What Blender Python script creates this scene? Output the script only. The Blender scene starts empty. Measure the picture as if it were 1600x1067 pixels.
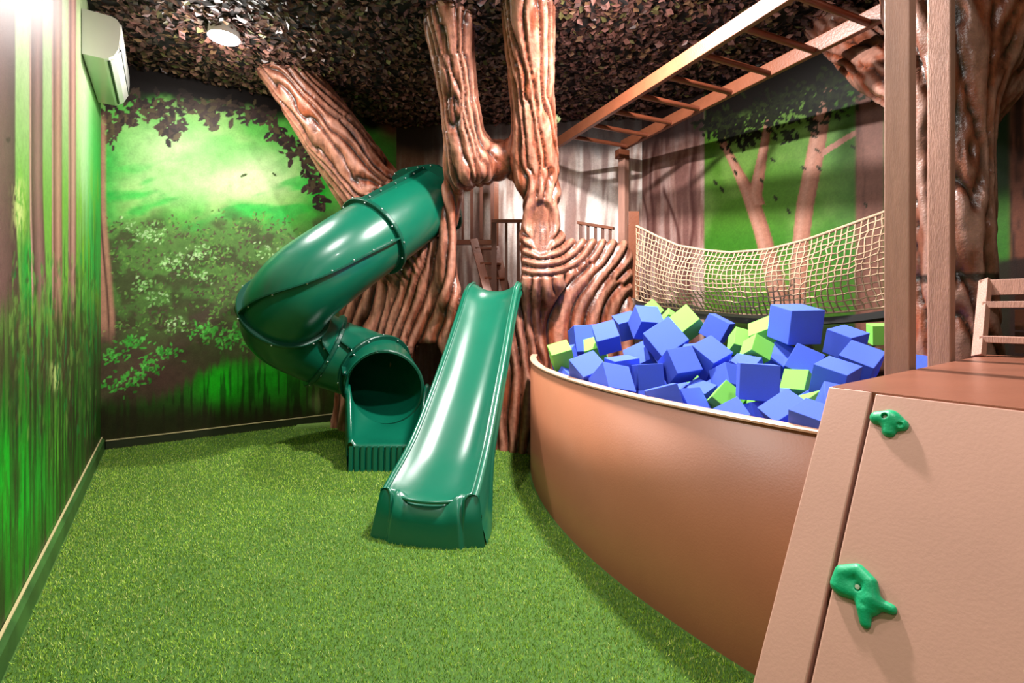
import bpy, bmesh, math, random
import numpy as np
from mathutils import Vector, Matrix, Quaternion
random.seed(7)
RNG = np.random.default_rng(11)
SC = bpy.context.scene
COL = SC.collection
F = 760.0          # focal length in pixels of the 1600 px wide frame
HC = 1.45          # camera height
HV = 487.0         # horizon row
CEIL = 4.14
PI = math.pi

# ------------------------------------------------------------------ helpers
def at(u, v, Y):
    return Vector(((u - 800.0) / F * Y, Y, HC - (v - HV) / F * Y))

def ab(a, b, z=0.0):           # room axes: a to the right along the back wall, b towards the back wall
    return Vector((.815 * a - .579 * b, .579 * a + .815 * b, z))

def lin(r, g, b):
    o = []
    for c in (r, g, b):
        c = c / 255.0
        o.append(c / 12.92 if c <= .04045 else ((c + .055) / 1.055) ** 2.4)
    return tuple(o)

def nlin(a):
    a = np.asarray(a, float) / 255.0
    return np.where(a <= .04045, a / 12.92, ((a + .055) / 1.055) ** 2.4)

def tag(o, label=None, cat=None, group=None, kind=None):
    if label: o['label'] = label
    if cat: o['category'] = cat
    if group: o['group'] = group
    if kind: o['kind'] = kind
    return o

def empty(name, loc=(0, 0, 0), label=None, cat=None, group=None):
    o = bpy.data.objects.new(name, None)
    COL.objects.link(o)
    o.location = loc
    o.empty_display_size = .1
    return tag(o, label, cat, group)

def link_mesh(name, me, mat=None, parent=None, smooth=False):
    if mat is not None:
        me.materials.append(mat)
    o = bpy.data.objects.new(name, me)
    COL.objects.link(o)
    if parent is not None:
        o.parent = parent
        # geometry is written in world coordinates: undo the parents' offset
        off = Vector((0, 0, 0)); p = parent
        while p is not None:
            off += p.location; p = p.parent
        o.location = -off
    if smooth:
        for p in me.polygons: p.use_smooth = True
    return o

class MB:
    """collects shapes given in world coordinates and links them as one mesh object"""
    def __init__(self): self.v = []; self.f = []; self.sm = []
    def add(self, vs, fs, smooth=False):
        n = len(self.v)
        self.v += [tuple(p) for p in vs]
        self.f += [tuple(i + n for i in f) for f in fs]
        self.sm += [smooth] * len(fs)
    def box8(self, c8):
        self.add(c8, [(0, 3, 2, 1), (4, 5, 6, 7), (0, 1, 5, 4), (1, 2, 6, 5), (2, 3, 7, 6), (3, 0, 4, 7)])
    def box(self, c, ax, ay, az):      # centre and three half vectors
        c = Vector(c); ax = Vector(ax); ay = Vector(ay); az = Vector(az)
        self.box8([c - ax - ay - az, c + ax - ay - az, c + ax + ay - az, c - ax + ay - az,
                   c - ax - ay + az, c + ax - ay + az, c + ax + ay + az, c - ax + ay + az])
    def bar(self, p, q, w, h, up=(0, 0, 1)):
        p = Vector(p); q = Vector(q); d = (q - p); L = d.length; d.normalize()
        s = d.cross(Vector(up))
        if s.length < 1e-4: s = d.cross(Vector((0, 1, 0)))
        s.normalize(); t = s.cross(d).normalized()
        self.box((p + q) / 2, d * L / 2, s * w / 2, t * h / 2)
    def tube(self, pts, rad, n=8, caps=True, closed=False):
        pts = [Vector(p) for p in pts]
        m = len(pts)
        if not hasattr(rad, '__len__'): rad = [rad] * m
        vs = []; ref = None
        for i, p in enumerate(pts):
            if closed: d = pts[(i + 1) % m] - pts[i - 1]
            else: d = pts[min(i + 1, m - 1)] - pts[max(i - 1, 0)]
            d.normalize()
            if ref is None:
                ref = d.cross(Vector((0, 0, 1)))
                if ref.length < 1e-3: ref = d.cross(Vector((1, 0, 0)))
            ref = (ref - d * ref.dot(d)).normalized()
            b = d.cross(ref)
            for k in range(n):
                a = 2 * PI * k / n
                vs.append(p + (ref * math.cos(a) + b * math.sin(a)) * rad[i])
        fs = []
        for i in range(m if closed else m - 1):
            j = (i + 1) % m
            for k in range(n):
                k2 = (k + 1) % n
                fs.append((i * n + k, i * n + k2, j * n + k2, j * n + k))
        self.add(vs, fs, True)
        if caps and not closed:
            self.add([vs[k] for k in range(n)], [tuple(reversed(range(n)))])
            self.add([vs[(m - 1) * n + k] for k in range(n)], [tuple(range(n))])
    def strip(self, rows, closed=False, smooth=True, flip=False):
        n = len(rows[0]); vs = [p for r in rows for p in r]; fs = []
        for i in range(len(rows) - 1):
            for k in range(n if closed else n - 1):
                k2 = (k + 1) % n
                q = (i * n + k, i * n + k2, (i + 1) * n + k2, (i + 1) * n + k)
                fs.append(tuple(reversed(q)) if flip else q)
        self.add(vs, fs, smooth)
    def build(self, name, mat, parent=None, bevel=0, seg=2):
        me = bpy.data.meshes.new(name)
        me.from_pydata(self.v, [], self.f)
        for p, s in zip(me.polygons, self.sm): p.use_smooth = s
        o = link_mesh(name, me, mat, parent)
        bm = bmesh.new(); bm.from_mesh(me)
        bmesh.ops.recalc_face_normals(bm, faces=bm.faces)
        bm.to_mesh(me); bm.free()
        if bevel:
            m = o.modifiers.new('bevel', 'BEVEL'); m.width = bevel; m.segments = seg; m.limit_method = 'ANGLE'
            m.angle_limit = math.radians(40)
        return o

def np_mesh(name, V, Fc, attrs=None, smooth=True):
    """mesh from numpy arrays, faces all with the same corner count"""
    me = bpy.data.meshes.new(name)
    V = np.asarray(V, np.float32); Fc = np.asarray(Fc, np.int32)
    n, k = Fc.shape
    me.vertices.add(len(V)); me.vertices.foreach_set('co', V.ravel())
    me.loops.add(n * k); me.loops.foreach_set('vertex_index', Fc.ravel())
    me.polygons.add(n)
    me.polygons.foreach_set('loop_start', np.arange(0, n * k, k, dtype=np.int32))
    me.polygons.foreach_set('use_smooth', np.full(n, smooth, bool))
    me.update(calc_edges=True)
    for nm, arr in (attrs or {}).items():
        a = me.color_attributes.new(nm, 'FLOAT_COLOR', 'POINT')
        c = np.ones((len(V), 4), np.float32); c[:, :3] = arr
        a.data.foreach_set('color', c.ravel())
    return me

# ---- noise
def _hash(ix, iy, iz, seed):
    n = (ix * 374761393 + iy * 668265263 + iz * 2147483647 + seed * 974711) & 0xffffffff
    n = ((n ^ (n >> 13)) * 1274126177) & 0xffffffff
    n = n ^ (n >> 16)
    return (n & 0xffff) / 65535.0
def vnoise(x, y, z=None, seed=0):
    x = np.asarray(x, float); y = np.asarray(y, float)
    z = np.zeros_like(x) if z is None else np.asarray(z, float)
    xi = np.floor(x).astype(np.int64); yi = np.floor(y).astype(np.int64); zi = np.floor(z).astype(np.int64)
    fx = x - xi; fy = y - yi; fz = z - zi
    fx = fx * fx * (3 - 2 * fx); fy = fy * fy * (3 - 2 * fy); fz = fz * fz * (3 - 2 * fz)
    r = 0
    for dx in (0, 1):
        for dy in (0, 1):
            for dz in (0, 1):
                w = (fx if dx else 1 - fx) * (fy if dy else 1 - fy) * (fz if dz else 1 - fz)
                r = r + w * _hash(xi + dx, yi + dy, zi + dz, seed)
    return r
def fbm(x, y, z=None, seed=0, oct=3):
    r = 0; a = .5; s = 0; f = 1.0
    for o in range(oct):
        r = r + a * vnoise(np.asarray(x) * f, np.asarray(y) * f, None if z is None else np.asarray(z) * f, seed + o * 17)
        s += a; a *= .5; f *= 2.03
    return r / s
def sst(e0, e1, x):
    t = np.clip((x - e0) / (e1 - e0), 0, 1)
    return t * t * (3 - 2 * t)

# ---- signed distances and surface nets
def d_caps(P, pts, rad):
    """distance to a chain of segments with changing radius"""
    best = None
    for i in range(len(pts) - 1):
        a = np.array(pts[i]); b = np.array(pts[i + 1]); ba = b - a
        t = np.clip(((P - a) @ ba) / (ba @ ba), 0, 1)
        d = np.linalg.norm(P - a - t[:, None] * ba, axis=1) - (rad[i] + (rad[i + 1] - rad[i]) * t)
        best = d if best is None else np.minimum(best, d)
    return best
def smin(a, b, k):
    h = np.clip(.5 + .5 * (b - a) / k, 0, 1)
    return b + (a - b) * h - k * h * (1 - h)
def smax(a, b, k): return -smin(-a, -b, k)
def surface_nets(fn, lo, hi, h):
    lo = np.array(lo, float); n = np.ceil((np.array(hi) - lo) / h).astype(int) + 1
    gx = [lo[i] + h * np.arange(n[i]) for i in range(3)]
    val = np.empty(tuple(n), np.float32)
    YY, ZZ = np.meshgrid(gx[1], gx[2], indexing='ij')
    yz = np.stack([YY.ravel(), ZZ.ravel()], 1)
    step = max(1, 400000 // len(yz))
    for i in range(0, n[0], step):
        xs = gx[0][i:i + step]
        P = np.concatenate([np.repeat(xs, len(yz))[:, None], np.tile(yz, (len(xs), 1))], 1)
        val[i:i + step] = fn(P).reshape(len(xs), n[1], n[2])
    ins = val < 0
    m = n - 1
    cnt = np.zeros(tuple(m), np.int16); acc = np.zeros(tuple(m) + (3,), np.float32)
    sl = lambda o, ax: tuple(slice(o[k], o[k] + m[k]) for k in range(3))
    for ax in range(3):
        for o1 in (0, 1):
            for o2 in (0, 1):
                o = [0, 0, 0]; oth = [k for k in range(3) if k != ax]
                o[oth[0]] = o1; o[oth[1]] = o2
                p = list(o); q = list(o); q[ax] = 1
                A = val[sl(p, ax)]; B = val[sl(q, ax)]
                cr = (A < 0) != (B < 0)
                t = np.where(cr, A / np.where(cr, A - B, 1), 0)
                cnt += cr
                acc[..., ax] += np.where(cr, t, 0)
                acc[..., oth[0]] += cr * o1; acc[..., oth[1]] += cr * o2
    act = cnt > 0
    idx = np.full(tuple(m), -1, np.int32); cells = np.argwhere(act)
    idx[act] = np.arange(len(cells))
    V = lo + h * (cells + acc[act] / cnt[act][:, None])
    Fs = []
    for ax in range(3):
        b, c = (ax + 1) % 3, (ax + 2) % 3
        s0 = [slice(None)] * 3; s1 = [slice(None)] * 3
        s0[ax] = slice(0, -1); s1[ax] = slice(1, None)
        ch = ins[tuple(s0)] != ins[tuple(s1)]
        e = np.argwhere(ch)
        e = e[(e[:, b] > 0) & (e[:, c] > 0) & (e[:, b] < m[b]) & (e[:, c] < m[c])]
        def cell(db, dc):
            k = e.copy(); k[:, b] -= db; k[:, c] -= dc
            return idx[k[:, 0], k[:, 1], k[:, 2]]
        q = np.stack([cell(1, 1), cell(0, 1), cell(0, 0), cell(1, 0)], 1)
        fl = ~ins[e[:, 0], e[:, 1], e[:, 2]]
        q[fl] = q[fl][:, ::-1]
        Fs.append(q)
    Fs = np.concatenate(Fs)
    Fs = Fs[(Fs >= 0).all(1)]
    return V, Fs
def subdivided(V, Fc, lvl=1):
    me = np_mesh('tmp', V, Fc); o = bpy.data.objects.new('tmp', me); COL.objects.link(o)
    m = o.modifiers.new('s', 'SUBSURF'); m.levels = lvl; m.render_levels = lvl
    dg = bpy.context.evaluated_depsgraph_get(); dg.update()
    ev = o.evaluated_get(dg); m2 = ev.to_mesh()
    n = len(m2.vertices); co = np.empty(n * 3, np.float32); m2.vertices.foreach_get('co', co)
    no = np.empty(n * 3, np.float32); m2.vertices.foreach_get('normal', no)
    li = np.empty(len(m2.loops), np.int32); m2.loops.foreach_get('vertex_index', li)
    ev.to_mesh_clear(); bpy.data.objects.remove(o); bpy.data.meshes.remove(me)
    return co.reshape(-1, 3).astype(float), no.reshape(-1, 3).astype(float), li.reshape(-1, 4)

# ------------------------------------------------------------------ materials
def new_mat(name):
    m = bpy.data.materials.new(name); m.use_nodes = True
    nt = m.node_tree
    return m, nt, nt.nodes['Principled BSDF']
def node(nt, t, **k):
    n = nt.nodes.new(t)
    for a, b in k.items():
        if a in n.inputs: n.inputs[a].default_value = b
        else: setattr(n, a, b)
    return n
def paint(name, col, rough=.5, var=.15, scale=6.0, bump=0.0, bscale=60.0, spec=.5, coat=0.0, stretch=(1, 1, 1), metal=0.0):
    m, nt, bs = new_mat(name); L = nt.links
    tc = node(nt, 'ShaderNodeTexCoord'); mp = node(nt, 'ShaderNodeMapping')
    mp.inputs['Scale'].default_value = stretch
    L.new(tc.outputs['Object'], mp.inputs['Vector'])
    nz = node(nt, 'ShaderNodeTexNoise', Scale=scale, Detail=5.0, Roughness=.6)
    L.new(mp.outputs[0], nz.inputs['Vector'])
    cr = node(nt, 'ShaderNodeValToRGB')
    cr.color_ramp.elements[0].position = .3; cr.color_ramp.elements[1].position = .7
    cr.color_ramp.elements[0].color = tuple(c * (1 - var) for c in col) + (1,)
    cr.color_ramp.elements[1].color = tuple(min(1, c * (1 + var)) for c in col) + (1,)
    L.new(nz.outputs[0], cr.inputs[0]); L.new(cr.outputs[0], bs.inputs['Base Color'])
    bs.inputs['Roughness'].default_value = rough
    bs.inputs['Specular IOR Level'].default_value = spec
    bs.inputs['Coat Weight'].default_value = coat
    bs.inputs['Metallic'].default_value = metal
    if bump:
        n2 = node(nt, 'ShaderNodeTexNoise', Scale=bscale, Detail=3.0)
        L.new(mp.outputs[0], n2.inputs['Vector'])
        bp = node(nt, 'ShaderNodeBump', Strength=bump, Distance=.01)
        L.new(n2.outputs[0], bp.inputs['Height']); L.new(bp.outputs[0], bs.inputs['Normal'])
    return m
def attr_mat(name, attr, rough=.6, bump=.0, bscale=80.0, bdist=.005, spec=.4, var=.15, vscale=40.0, coat=0.0):
    m, nt, bs = new_mat(name); L = nt.links
    at_ = node(nt, 'ShaderNodeAttribute'); at_.attribute_name = attr
    tc = node(nt, 'ShaderNodeTexCoord')
    nz = node(nt, 'ShaderNodeTexNoise', Scale=vscale, Detail=4.0)
    L.new(tc.outputs['Object'], nz.inputs['Vector'])
    mr = node(nt, 'ShaderNodeMapRange')
    mr.inputs['From Min'].default_value = .3; mr.inputs['From Max'].default_value = .7
    mr.inputs['To Min'].default_value = 1 - var; mr.inputs['To Max'].default_value = 1 + var
    L.new(nz.outputs[0], mr.inputs[0])
    mx = node(nt, 'ShaderNodeVectorMath', operation='SCALE')
    L.new(at_.outputs['Color'], mx.inputs[0]); L.new(mr.outputs[0], mx.inputs['Scale'])
    L.new(mx.outputs[0], bs.inputs['Base Color'])
    bs.inputs['Roughness'].default_value = rough
    bs.inputs['Specular IOR Level'].default_value = spec
    bs.inputs['Coat Weight'].default_value = coat
    if bump:
        n2 = node(nt, 'ShaderNodeTexNoise', Scale=bscale, Detail=4.0)
        L.new(tc.outputs['Object'], n2.inputs['Vector'])
        bp = node(nt, 'ShaderNodeBump', Strength=bump, Distance=bdist)
        L.new(n2.outputs[0], bp.inputs['Height']); L.new(bp.outputs[0], bs.inputs['Normal'])
    return m
def glow(name, col, st):
    m, nt, bs = new_mat(name)
    bs.inputs['Base Color'].default_value = (1, 1, 1, 1)
    bs.inputs['Emission Color'].default_value = col + (1,)
    bs.inputs['Emission Strength'].default_value = st
    return m

M_MURAL = attr_mat('painted_mural', 'paint', rough=.5, bump=.25, bscale=180, bdist=.004, spec=.18, var=.1, vscale=60)
M_BARK = attr_mat('carved_bark', 'paint', rough=.34, bump=.35, bscale=70, bdist=.008, spec=.5, var=.22, vscale=22)
M_LEAF = attr_mat('dark_leaf', 'paint', rough=.45, spec=.5, var=.2, vscale=30)
M_TURF = attr_mat('turf_blade', 'paint', rough=.6, spec=.3, var=.12, vscale=3)
M_TURFBASE = paint('turf_backing', lin(58, 92, 22), .9, .3, 60)
M_GREEN = paint('green_plastic', (.002, .1, .056), .28, .06, 2, spec=.6, coat=.1)
M_GREEN_DK = paint('dark_green_plastic', (.003, .06, .036), .28, .08, 3, spec=.5)
M_BOLT = paint('steel_bolt', (.6, .62, .6), .3, .1, 20, metal=.9)
M_BROWN = paint('brown_paint', lin(184, 136, 120), .42, .05, 2.5, bump=.04, bscale=120, spec=.45)
M_PIT = paint('pit_brown_paint', lin(154, 95, 68), .42, .06, 2.0, bump=.05, bscale=110, spec=.45)
M_DECK = paint('deck_brown_paint', lin(134, 82, 64), .3, .08, 3, bump=.15, bscale=60, spec=.5, stretch=(1, 3, 1))
M_RIM = paint('rim_paint', lin(214, 158, 132), .4, .05, 5)
M_POST = paint('stained_timber', lin(164, 118, 102), .5, .14, 3, bump=.3, bscale=26, stretch=(10, 10, 1.2))
M_BEAM = paint('beam_timber', lin(118, 66, 44), .4, .15, 5, bump=.2, bscale=60, stretch=(1, 1, 1))
M_RUNG = paint('rung_dowel', lin(120, 62, 42), .3, .12, 8)
M_DARKWOOD = paint('dark_timber', lin(98, 54, 38), .5, .15, 6)
M_ROPE = paint('manila_rope', lin(172, 140, 114), .85, .2, 40, bump=.4, bscale=200)
M_BLACK = paint('black_strap', lin(20, 17, 16), .7, .2, 20)
M_FOAM_B = paint('blue_foam', lin(74, 98, 212), .85, .05, 40, bump=.25, bscale=260, spec=.2)
M_FOAM_G = paint('green_foam', lin(124, 200, 84), .85, .05, 40, bump=.25, bscale=260, spec=.2)
M_HOLD = paint('hold_resin', (.004, .36, .15), .42, .08, 12, bump=.12, bscale=150)
M_ACW = paint('white_plastic', lin(225, 222, 214), .18, .03, 3, spec=.6, coat=.3)
M_ACD = paint('dark_slot', lin(25, 25, 26), .5, .1, 8)
M_BASE = paint('painted_skirting', lin(50, 88, 36), .45, .5, 3.0, spec=.5)
M_BASE2 = paint('dark_skirting', lin(38, 44, 22), .5, .3, 3.0)
M_LIP = paint('pale_edge', lin(180, 165, 120), .5, .1, 8)
M_BACKING = paint('ceiling_backing', lin(28, 20, 18), .9, .3, 8)
M_LAMP = glow('lamp_lens', (1, .98, .95), 60)
M_WHITE = paint('white_metal', lin(230, 228, 224), .35, .04, 5)
M_PLAIN = paint('plain_wall', lin(96, 120, 70), .6, .2, 2)
# ------------------------------------------------------------------ murals
def leafset(col, U, V, leaves, al=1.0):
    for (cx, cy, ang, l, w, c) in leaves:
        k = np.flatnonzero((np.abs(U - cx) < l) & (np.abs(V - cy) < l))
        if not len(k): continue
        x = (U[k] - cx) * math.cos(ang) + (V[k] - cy) * math.sin(ang)
        y = -(U[k] - cx) * math.sin(ang) + (V[k] - cy) * math.cos(ang)
        m = np.clip(1 - np.abs(x) / l, 0, 1)
        d = np.abs(y) < w * np.sin(np.clip((x + l) / (2 * l), 0, 1) * PI) ** .8
        kk = k[d & (np.abs(x) < l)]
        col[kk] = col[kk] * (1 - al) + np.asarray(c) * al
def spray(rng, cx, cy, n, sx, sy, l, cols, drop=0):
    out = []
    for i in range(n):
        x = rng.normal(cx, sx); y = rng.normal(cy, sy)
        L = l * rng.uniform(.7, 1.3)
        out.append((x, y, rng.uniform(0, PI), L, L * rng.uniform(.35, .5), nlin(cols[rng.integers(len(cols))]) * rng.uniform(.8, 1.15)))
    return out
def mixc(col, c, m):
    m = np.clip(m, 0, 1)[:, None]
    return col * (1 - m) + nlin(c) * m
def wall_grid(p0, p1, z0, z1, step):
    """grid between two plan points; returns vertices, faces, photo-direction coordinates"""
    L = (Vector(p1) - Vector(p0)).length
    ns = int(L / step) + 2; nz = int((z1 - z0) / step) + 2
    s = np.linspace(0, 1, ns); z = np.linspace(z0, z1, nz)
    Sg, Zg = np.meshgrid(s, z, indexing='ij')
    X = p0[0] + (p1[0] - p0[0]) * Sg.ravel(); Y = p0[1] + (p1[1] - p0[1]) * Sg.ravel(); Z = Zg.ravel()
    i = np.arange((ns - 1) * nz).reshape(ns - 1, nz)[:, :-1].ravel()
    Fc = np.stack([i, i + nz, i + nz + 1, i + 1], 1)
    Ys = np.maximum(Y, .5)
    U = 800 + F * X / Ys; V = HV - F * (Z - HC) / Ys
    return np.stack([X, Y, Z], 1), Fc, U, V, Sg.ravel() * L, Z

def structure(o): return tag(o, kind='structure')

def strokes(col, U, V, S, Z, vmid, soft, cols, seed, sx=40, amp=.5):
    """vertical grass-like brush strokes from a ragged line downwards"""
    return col

def paint_back(U, V, S, Z):
    n = len(U); r = np.random.default_rng(3)
    f1 = fbm(U / 70, V / 50, seed=1); f2 = fbm(U / 28, V / 22, seed=2); f3 = fbm(U / 9, V / 8, seed=5)
    st = fbm(U / 5, V / 60, seed=9)
    c = np.tile(nlin((88, 178, 66)), (n, 1))
    c = mixc(c, (146, 196, 104), sst(.42, .66, f1) * .95)
    g = np.exp(-((U - 258) / 70) ** 2 - ((V - 236) / 42) ** 2) + np.exp(-((U - 400) / 55) ** 2 - ((V - 272) / 34) ** 2) + .7 * np.exp(-((U - 300) / 90) ** 2 - ((V - 290) / 30) ** 2)
    c = mixc(c, (206, 226, 168), np.clip(g * (.4 + f1), 0, 1) * .9)
    c = mixc(c, (30, 190, 70), sst(.5, .75, fbm(U / 60 + V / 40, V / 22, seed=4)) * sst(225, 300, V) * .8)
    c = mixc(c, (24, 165, 60), np.exp(-((U - 165) / 25) ** 2) * sst(190, 260, V) * .8)
    c = mixc(c, (24, 170, 40), np.exp(-((U - 500) / 30) ** 2) * sst(230, 300, V))
    # bushes
    b = sst(315, 372, V + 34 * (f2 - .5) + 30 * (f1 - .5))
    c = mixc(c, (86, 118, 56), b * .95)
    c = mixc(c, (64, 60, 38), b * sst(.46, .62, f2) * .8)
    c = mixc(c, (82, 62, 56), sst(370, 520, V) * sst(.5, .66, f1) * .85)
    d = sst(430, 560, V)
    c = mixc(c, (66, 54, 38), d * .8)
    c = mixc(c, (98, 62, 60), np.exp(-((U - 250) / 70) ** 2 - ((V - 590) / 40) ** 2) * .75)
    # grass bank
    bank = 555 + 55 * sst(420, 200, U) - 12 * np.sin(U / 45.) + 40 * (st - .5)
    gr = sst(0, 26, V - bank)
    c = mixc(c, (44, 96, 24), gr * .95)
    c = mixc(c, (30, 200, 24), gr * np.exp(-((U - 345) / 38) ** 2 - ((V - 600) / 34) ** 2) * (.5 + st) * 1.2)
    c = mixc(c, (34, 180, 30), gr * np.exp(-((U - 425) / 45) ** 2 - ((V - 590) / 34) ** 2) * (.4 + st) * 1.1)
    c = mixc(c, (24, 44, 14), gr * sst(.5, .64, st) * .75)
    c = mixc(c, (46, 40, 22), sst(612, 656, V + 20 * (st - .5)) * .9)
    c = mixc(c, (70, 66, 34), np.exp(-((U - 505) / 22) ** 2 - ((V - 620) / 22) ** 2) * .8)
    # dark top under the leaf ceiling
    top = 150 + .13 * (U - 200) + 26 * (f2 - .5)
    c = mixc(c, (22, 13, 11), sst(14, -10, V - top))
    c = mixc(c, (120, 74, 56), sst(585, 615, U) * sst(235, 200, V) * .9)
    c = mixc(c, (150, 104, 88), sst(610, 640, U) * sst(200, 235, V) * .9)
    lv = []
    for (x, y, k, sx, sy) in [(178, 180, 40, 14, 14), (215, 172, 46, 16, 12), (240, 165, 26, 14, 10), (268, 190, 46, 13, 16), (268, 210, 12, 10, 8), (325, 178, 34, 12, 12), (330, 192, 10, 8, 6),
                              (390, 182, 30, 12, 8), (415, 178, 20, 10, 10), (300, 165, 30, 20, 8), (360, 168, 24, 14, 8), (437, 212, 26, 11, 9), (462, 230, 22, 9, 10), (480, 262, 22, 7, 12), (492, 292, 20, 6, 10), (500, 318, 10, 5, 8), (170, 205, 22, 8, 8)]:
        lv += spray(r, x, y, k, sx, sy, 7.5, [(62, 44, 40), (74, 56, 46), (46, 34, 30), (88, 74, 50)])
    lv += [(381, 274, -.3, 6, 2.2, nlin((70, 84, 40))), (429, 273, .7, 5, 1.8, nlin((60, 80, 36)))]
    for i in range(190):
        x = r.uniform(162, 480); y = r.uniform(338, 540)
        lv += spray(r, x, y, 8, 9, 5, 3.0, [(92, 138, 56), (112, 150, 70), (80, 84, 52), (70, 110, 44), (88, 72, 58)])
    for (x, y, k) in [(232, 368, 26), (245, 360, 20), (268, 412, 34), (320, 394, 22), (318, 430, 16), (225, 448, 24), (250, 465, 20), (275, 505, 14), (300, 395, 14), (415, 392, 16), (205, 352, 12)]:
        lv += spray(r, x, y, int(k * 1.5), 11, 7, 3.0, [(150, 196, 120), (124, 180, 92), (180, 212, 150), (100, 150, 70)])
    for (x, y, k) in [(180, 555, 30), (212, 535, 26), (232, 572, 30), (258, 550, 28), (212, 592, 26), (180, 600, 20), (345, 530, 26), (330, 515, 16), (372, 520, 18), (380, 535, 14), (310, 518, 10)]:
        lv += spray(r, x, y, int(k * 1.3), 11, 8, 3.8, [(78, 172, 60), (96, 190, 76), (60, 150, 48)])
    leafset(c, U, V, lv)
    # trunk painted in the corner
    tl = 162 + 14 * sst(300, 520, V); t = sst(tl + 6, tl, U) * sst(545, 500, V + 20 * (f3 - .5)) * sst(170, 200, V)
    c = mixc(c, (176, 124, 102), t)
    c = mixc(c, (70, 42, 36), t * sst(3, 0, np.abs(U - tl + 6)))
    c = c * .74 * (.8 + .4 * f3)[:, None]
    return c

def paint_left(U, V, S, Z):
    n = len(U)
    f1 = fbm(S * 3.3, Z * 1.2, seed=21); st = fbm(S * 26, Z * 1.7, seed=22); f3 = fbm(S * 40, Z * 30, seed=23); s2 = fbm(S * 12, Z * 2.6, seed=24)
    c = np.tile(nlin((110, 176, 64)), (n, 1))
    c = mixc(c, (206, 224, 170), sst(330, 40, V) * (.35 + .65 * f1))
    c = mixc(c, (40, 190, 70), sst(124, 140, U) * sst(60, 240, V) * .9)
    c = mixc(c, (190, 230, 170), np.exp(-((U - 132) / 9) ** 2) * sst(420, 250, V) * .6)
    c = mixc(c, (120, 190, 44), sst(.5, .7, s2) * sst(200, 330, V) * .8)
    c = mixc(c, (54, 92, 26), sst(.52, .7, st) * sst(260, 420, V) * .8)
    # trunks
    for (u0, u1, bend, hi, lo, vend) in [(-60, 24, 10, (120, 88, 80), (72, 48, 42), 470), (46, 67, 10, (150, 112, 100), (84, 56, 48), 440), (81, 97, 1, (196, 150, 122), (112, 74, 60), 480), (107, 119, -1, (200, 156, 134), (120, 82, 70), 470)]:
        e0 = u0 - bend * 0; w = (V - 240) / 300 * bend * sst(200, 500, V)
        lo_u, hi_u = u0 + w * .5, u1 + w
        t = sst(lo_u - 1.5, lo_u + 1.5, U) * sst(hi_u + 1.5, hi_u - 1.5, U) * sst(vend + 60, vend - 20, V + 90 * (st - .5))
        x = np.clip((U - lo_u) / np.maximum(hi_u - lo_u, 1), 0, 1)
        c = mixc(c, lo, t)
        c = mixc(c, hi, t * np.clip(1 - np.abs(x - .62) * 2.4, 0, 1) * .9)
        c = mixc(c, (214, 172, 150), t * np.exp(-((x - .06) / .07) ** 2) * .8)
    c = mixc(c, (120, 78, 70), sst(150, 20, V) * .25)
    # dark undergrowth and grass
    ug = sst(430, 560, V + 150 * (st - .5))
    c = mixc(c, (58, 66, 30), ug * .85)
    c = mixc(c, (72, 44, 42), ug * sst(.45, .6, s2) * .6)
    c = mixc(c, (20, 150, 66), sst(.56, .7, fbm(S * 9, Z * 4, seed=31)) * np.exp(-((U - 88) / 16) ** 2) * sst(420, 470, V) * sst(640, 560, V))
    c = mixc(c, (30, 160, 50), np.exp(-((U - 45) / 10) ** 2) * sst(350, 400, V) * sst(520, 440, V) * sst(.45, .6, st))
    c = mixc(c, (190, 214, 120), np.exp(-((U - 30) / 8) ** 2) * sst(270, 300, V) * sst(390, 340, V) * sst(.42, .55, f3))
    c = mixc(c, (190, 214, 120), np.exp(-((U - 86) / 7) ** 2) * sst(560, 575, V) * sst(620, 600, V) * sst(.4, .55, f3))
    gg = sst(590, 700, V + 160 * (st - .5))
    c = mixc(c, (30, 130, 24), gg * .7)
    for (u, v, su, sv, cc) in [(10, 760, 30, 100, (24, 196, 34)), (86, 700, 12, 60, (112, 200, 60)), (60, 770, 34, 70, (36, 170, 40)), (30, 800, 16, 80, (20, 200, 40)), (132, 640, 10, 60, (70, 140, 50)), (130, 600, 8, 40, (80, 150, 50))]:
        c = mixc(c, cc, np.exp(-((U - u) / su) ** 2 - ((V - v) / sv) ** 2) * (.55 + .9 * st))
    c = mixc(c, (22, 60, 16), sst(.54, .7, st) * sst(560, 680, V) * .75)
    c = mixc(c, (66, 48, 34), np.exp(-((U - 140) / 12) ** 2) * sst(640, 720, V + 60 * (st - .5)) * .8)
    r = np.random.default_rng(12); lv = []
    for i in range(420):
        u = r.uniform(14, 152); v = r.uniform(400, 690); q = (v - 400) / 290
        cc = [(30, 150, 60), (84, 160, 50), (44, 70, 26), (74, 48, 42), (24, 120, 40), (120, 170, 70)][r.integers(6)]
        lv.append((u, v, PI / 2 + r.normal(0, .06), r.uniform(6, 17), r.uniform(1.0, 2.4), nlin(cc) * r.uniform(.7, 1.1)))
    for i in range(220):
        u = r.uniform(0, 150); v = r.uniform(600, 960)
        cc = [(30, 150, 30), (60, 140, 30), (30, 60, 18), (60, 44, 34)][r.integers(4)]
        lv.append((u, v, PI / 2 + r.normal(0, .04), r.uniform(30, 80), r.uniform(.8, 2.2), nlin(cc) * r.uniform(.6, 1.1)))
    leafset(c, U, V, lv, .42)
    leafset(c, U, V, [(13, 218, 0, 5, 4.5, nlin((60, 36, 30)))])
    c = mixc(c, (44, 40, 24), sst(.48, .7, fbm(S * 18, Z * 1.1, seed=77)) * sst(500, 620, V) * .7)
    c = c * (.64 + .06 * sst(100, 500, V))[:, None] * np.array([1, .92, 1]) * (.84 + .32 * f3)[:, None]
    return c

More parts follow.
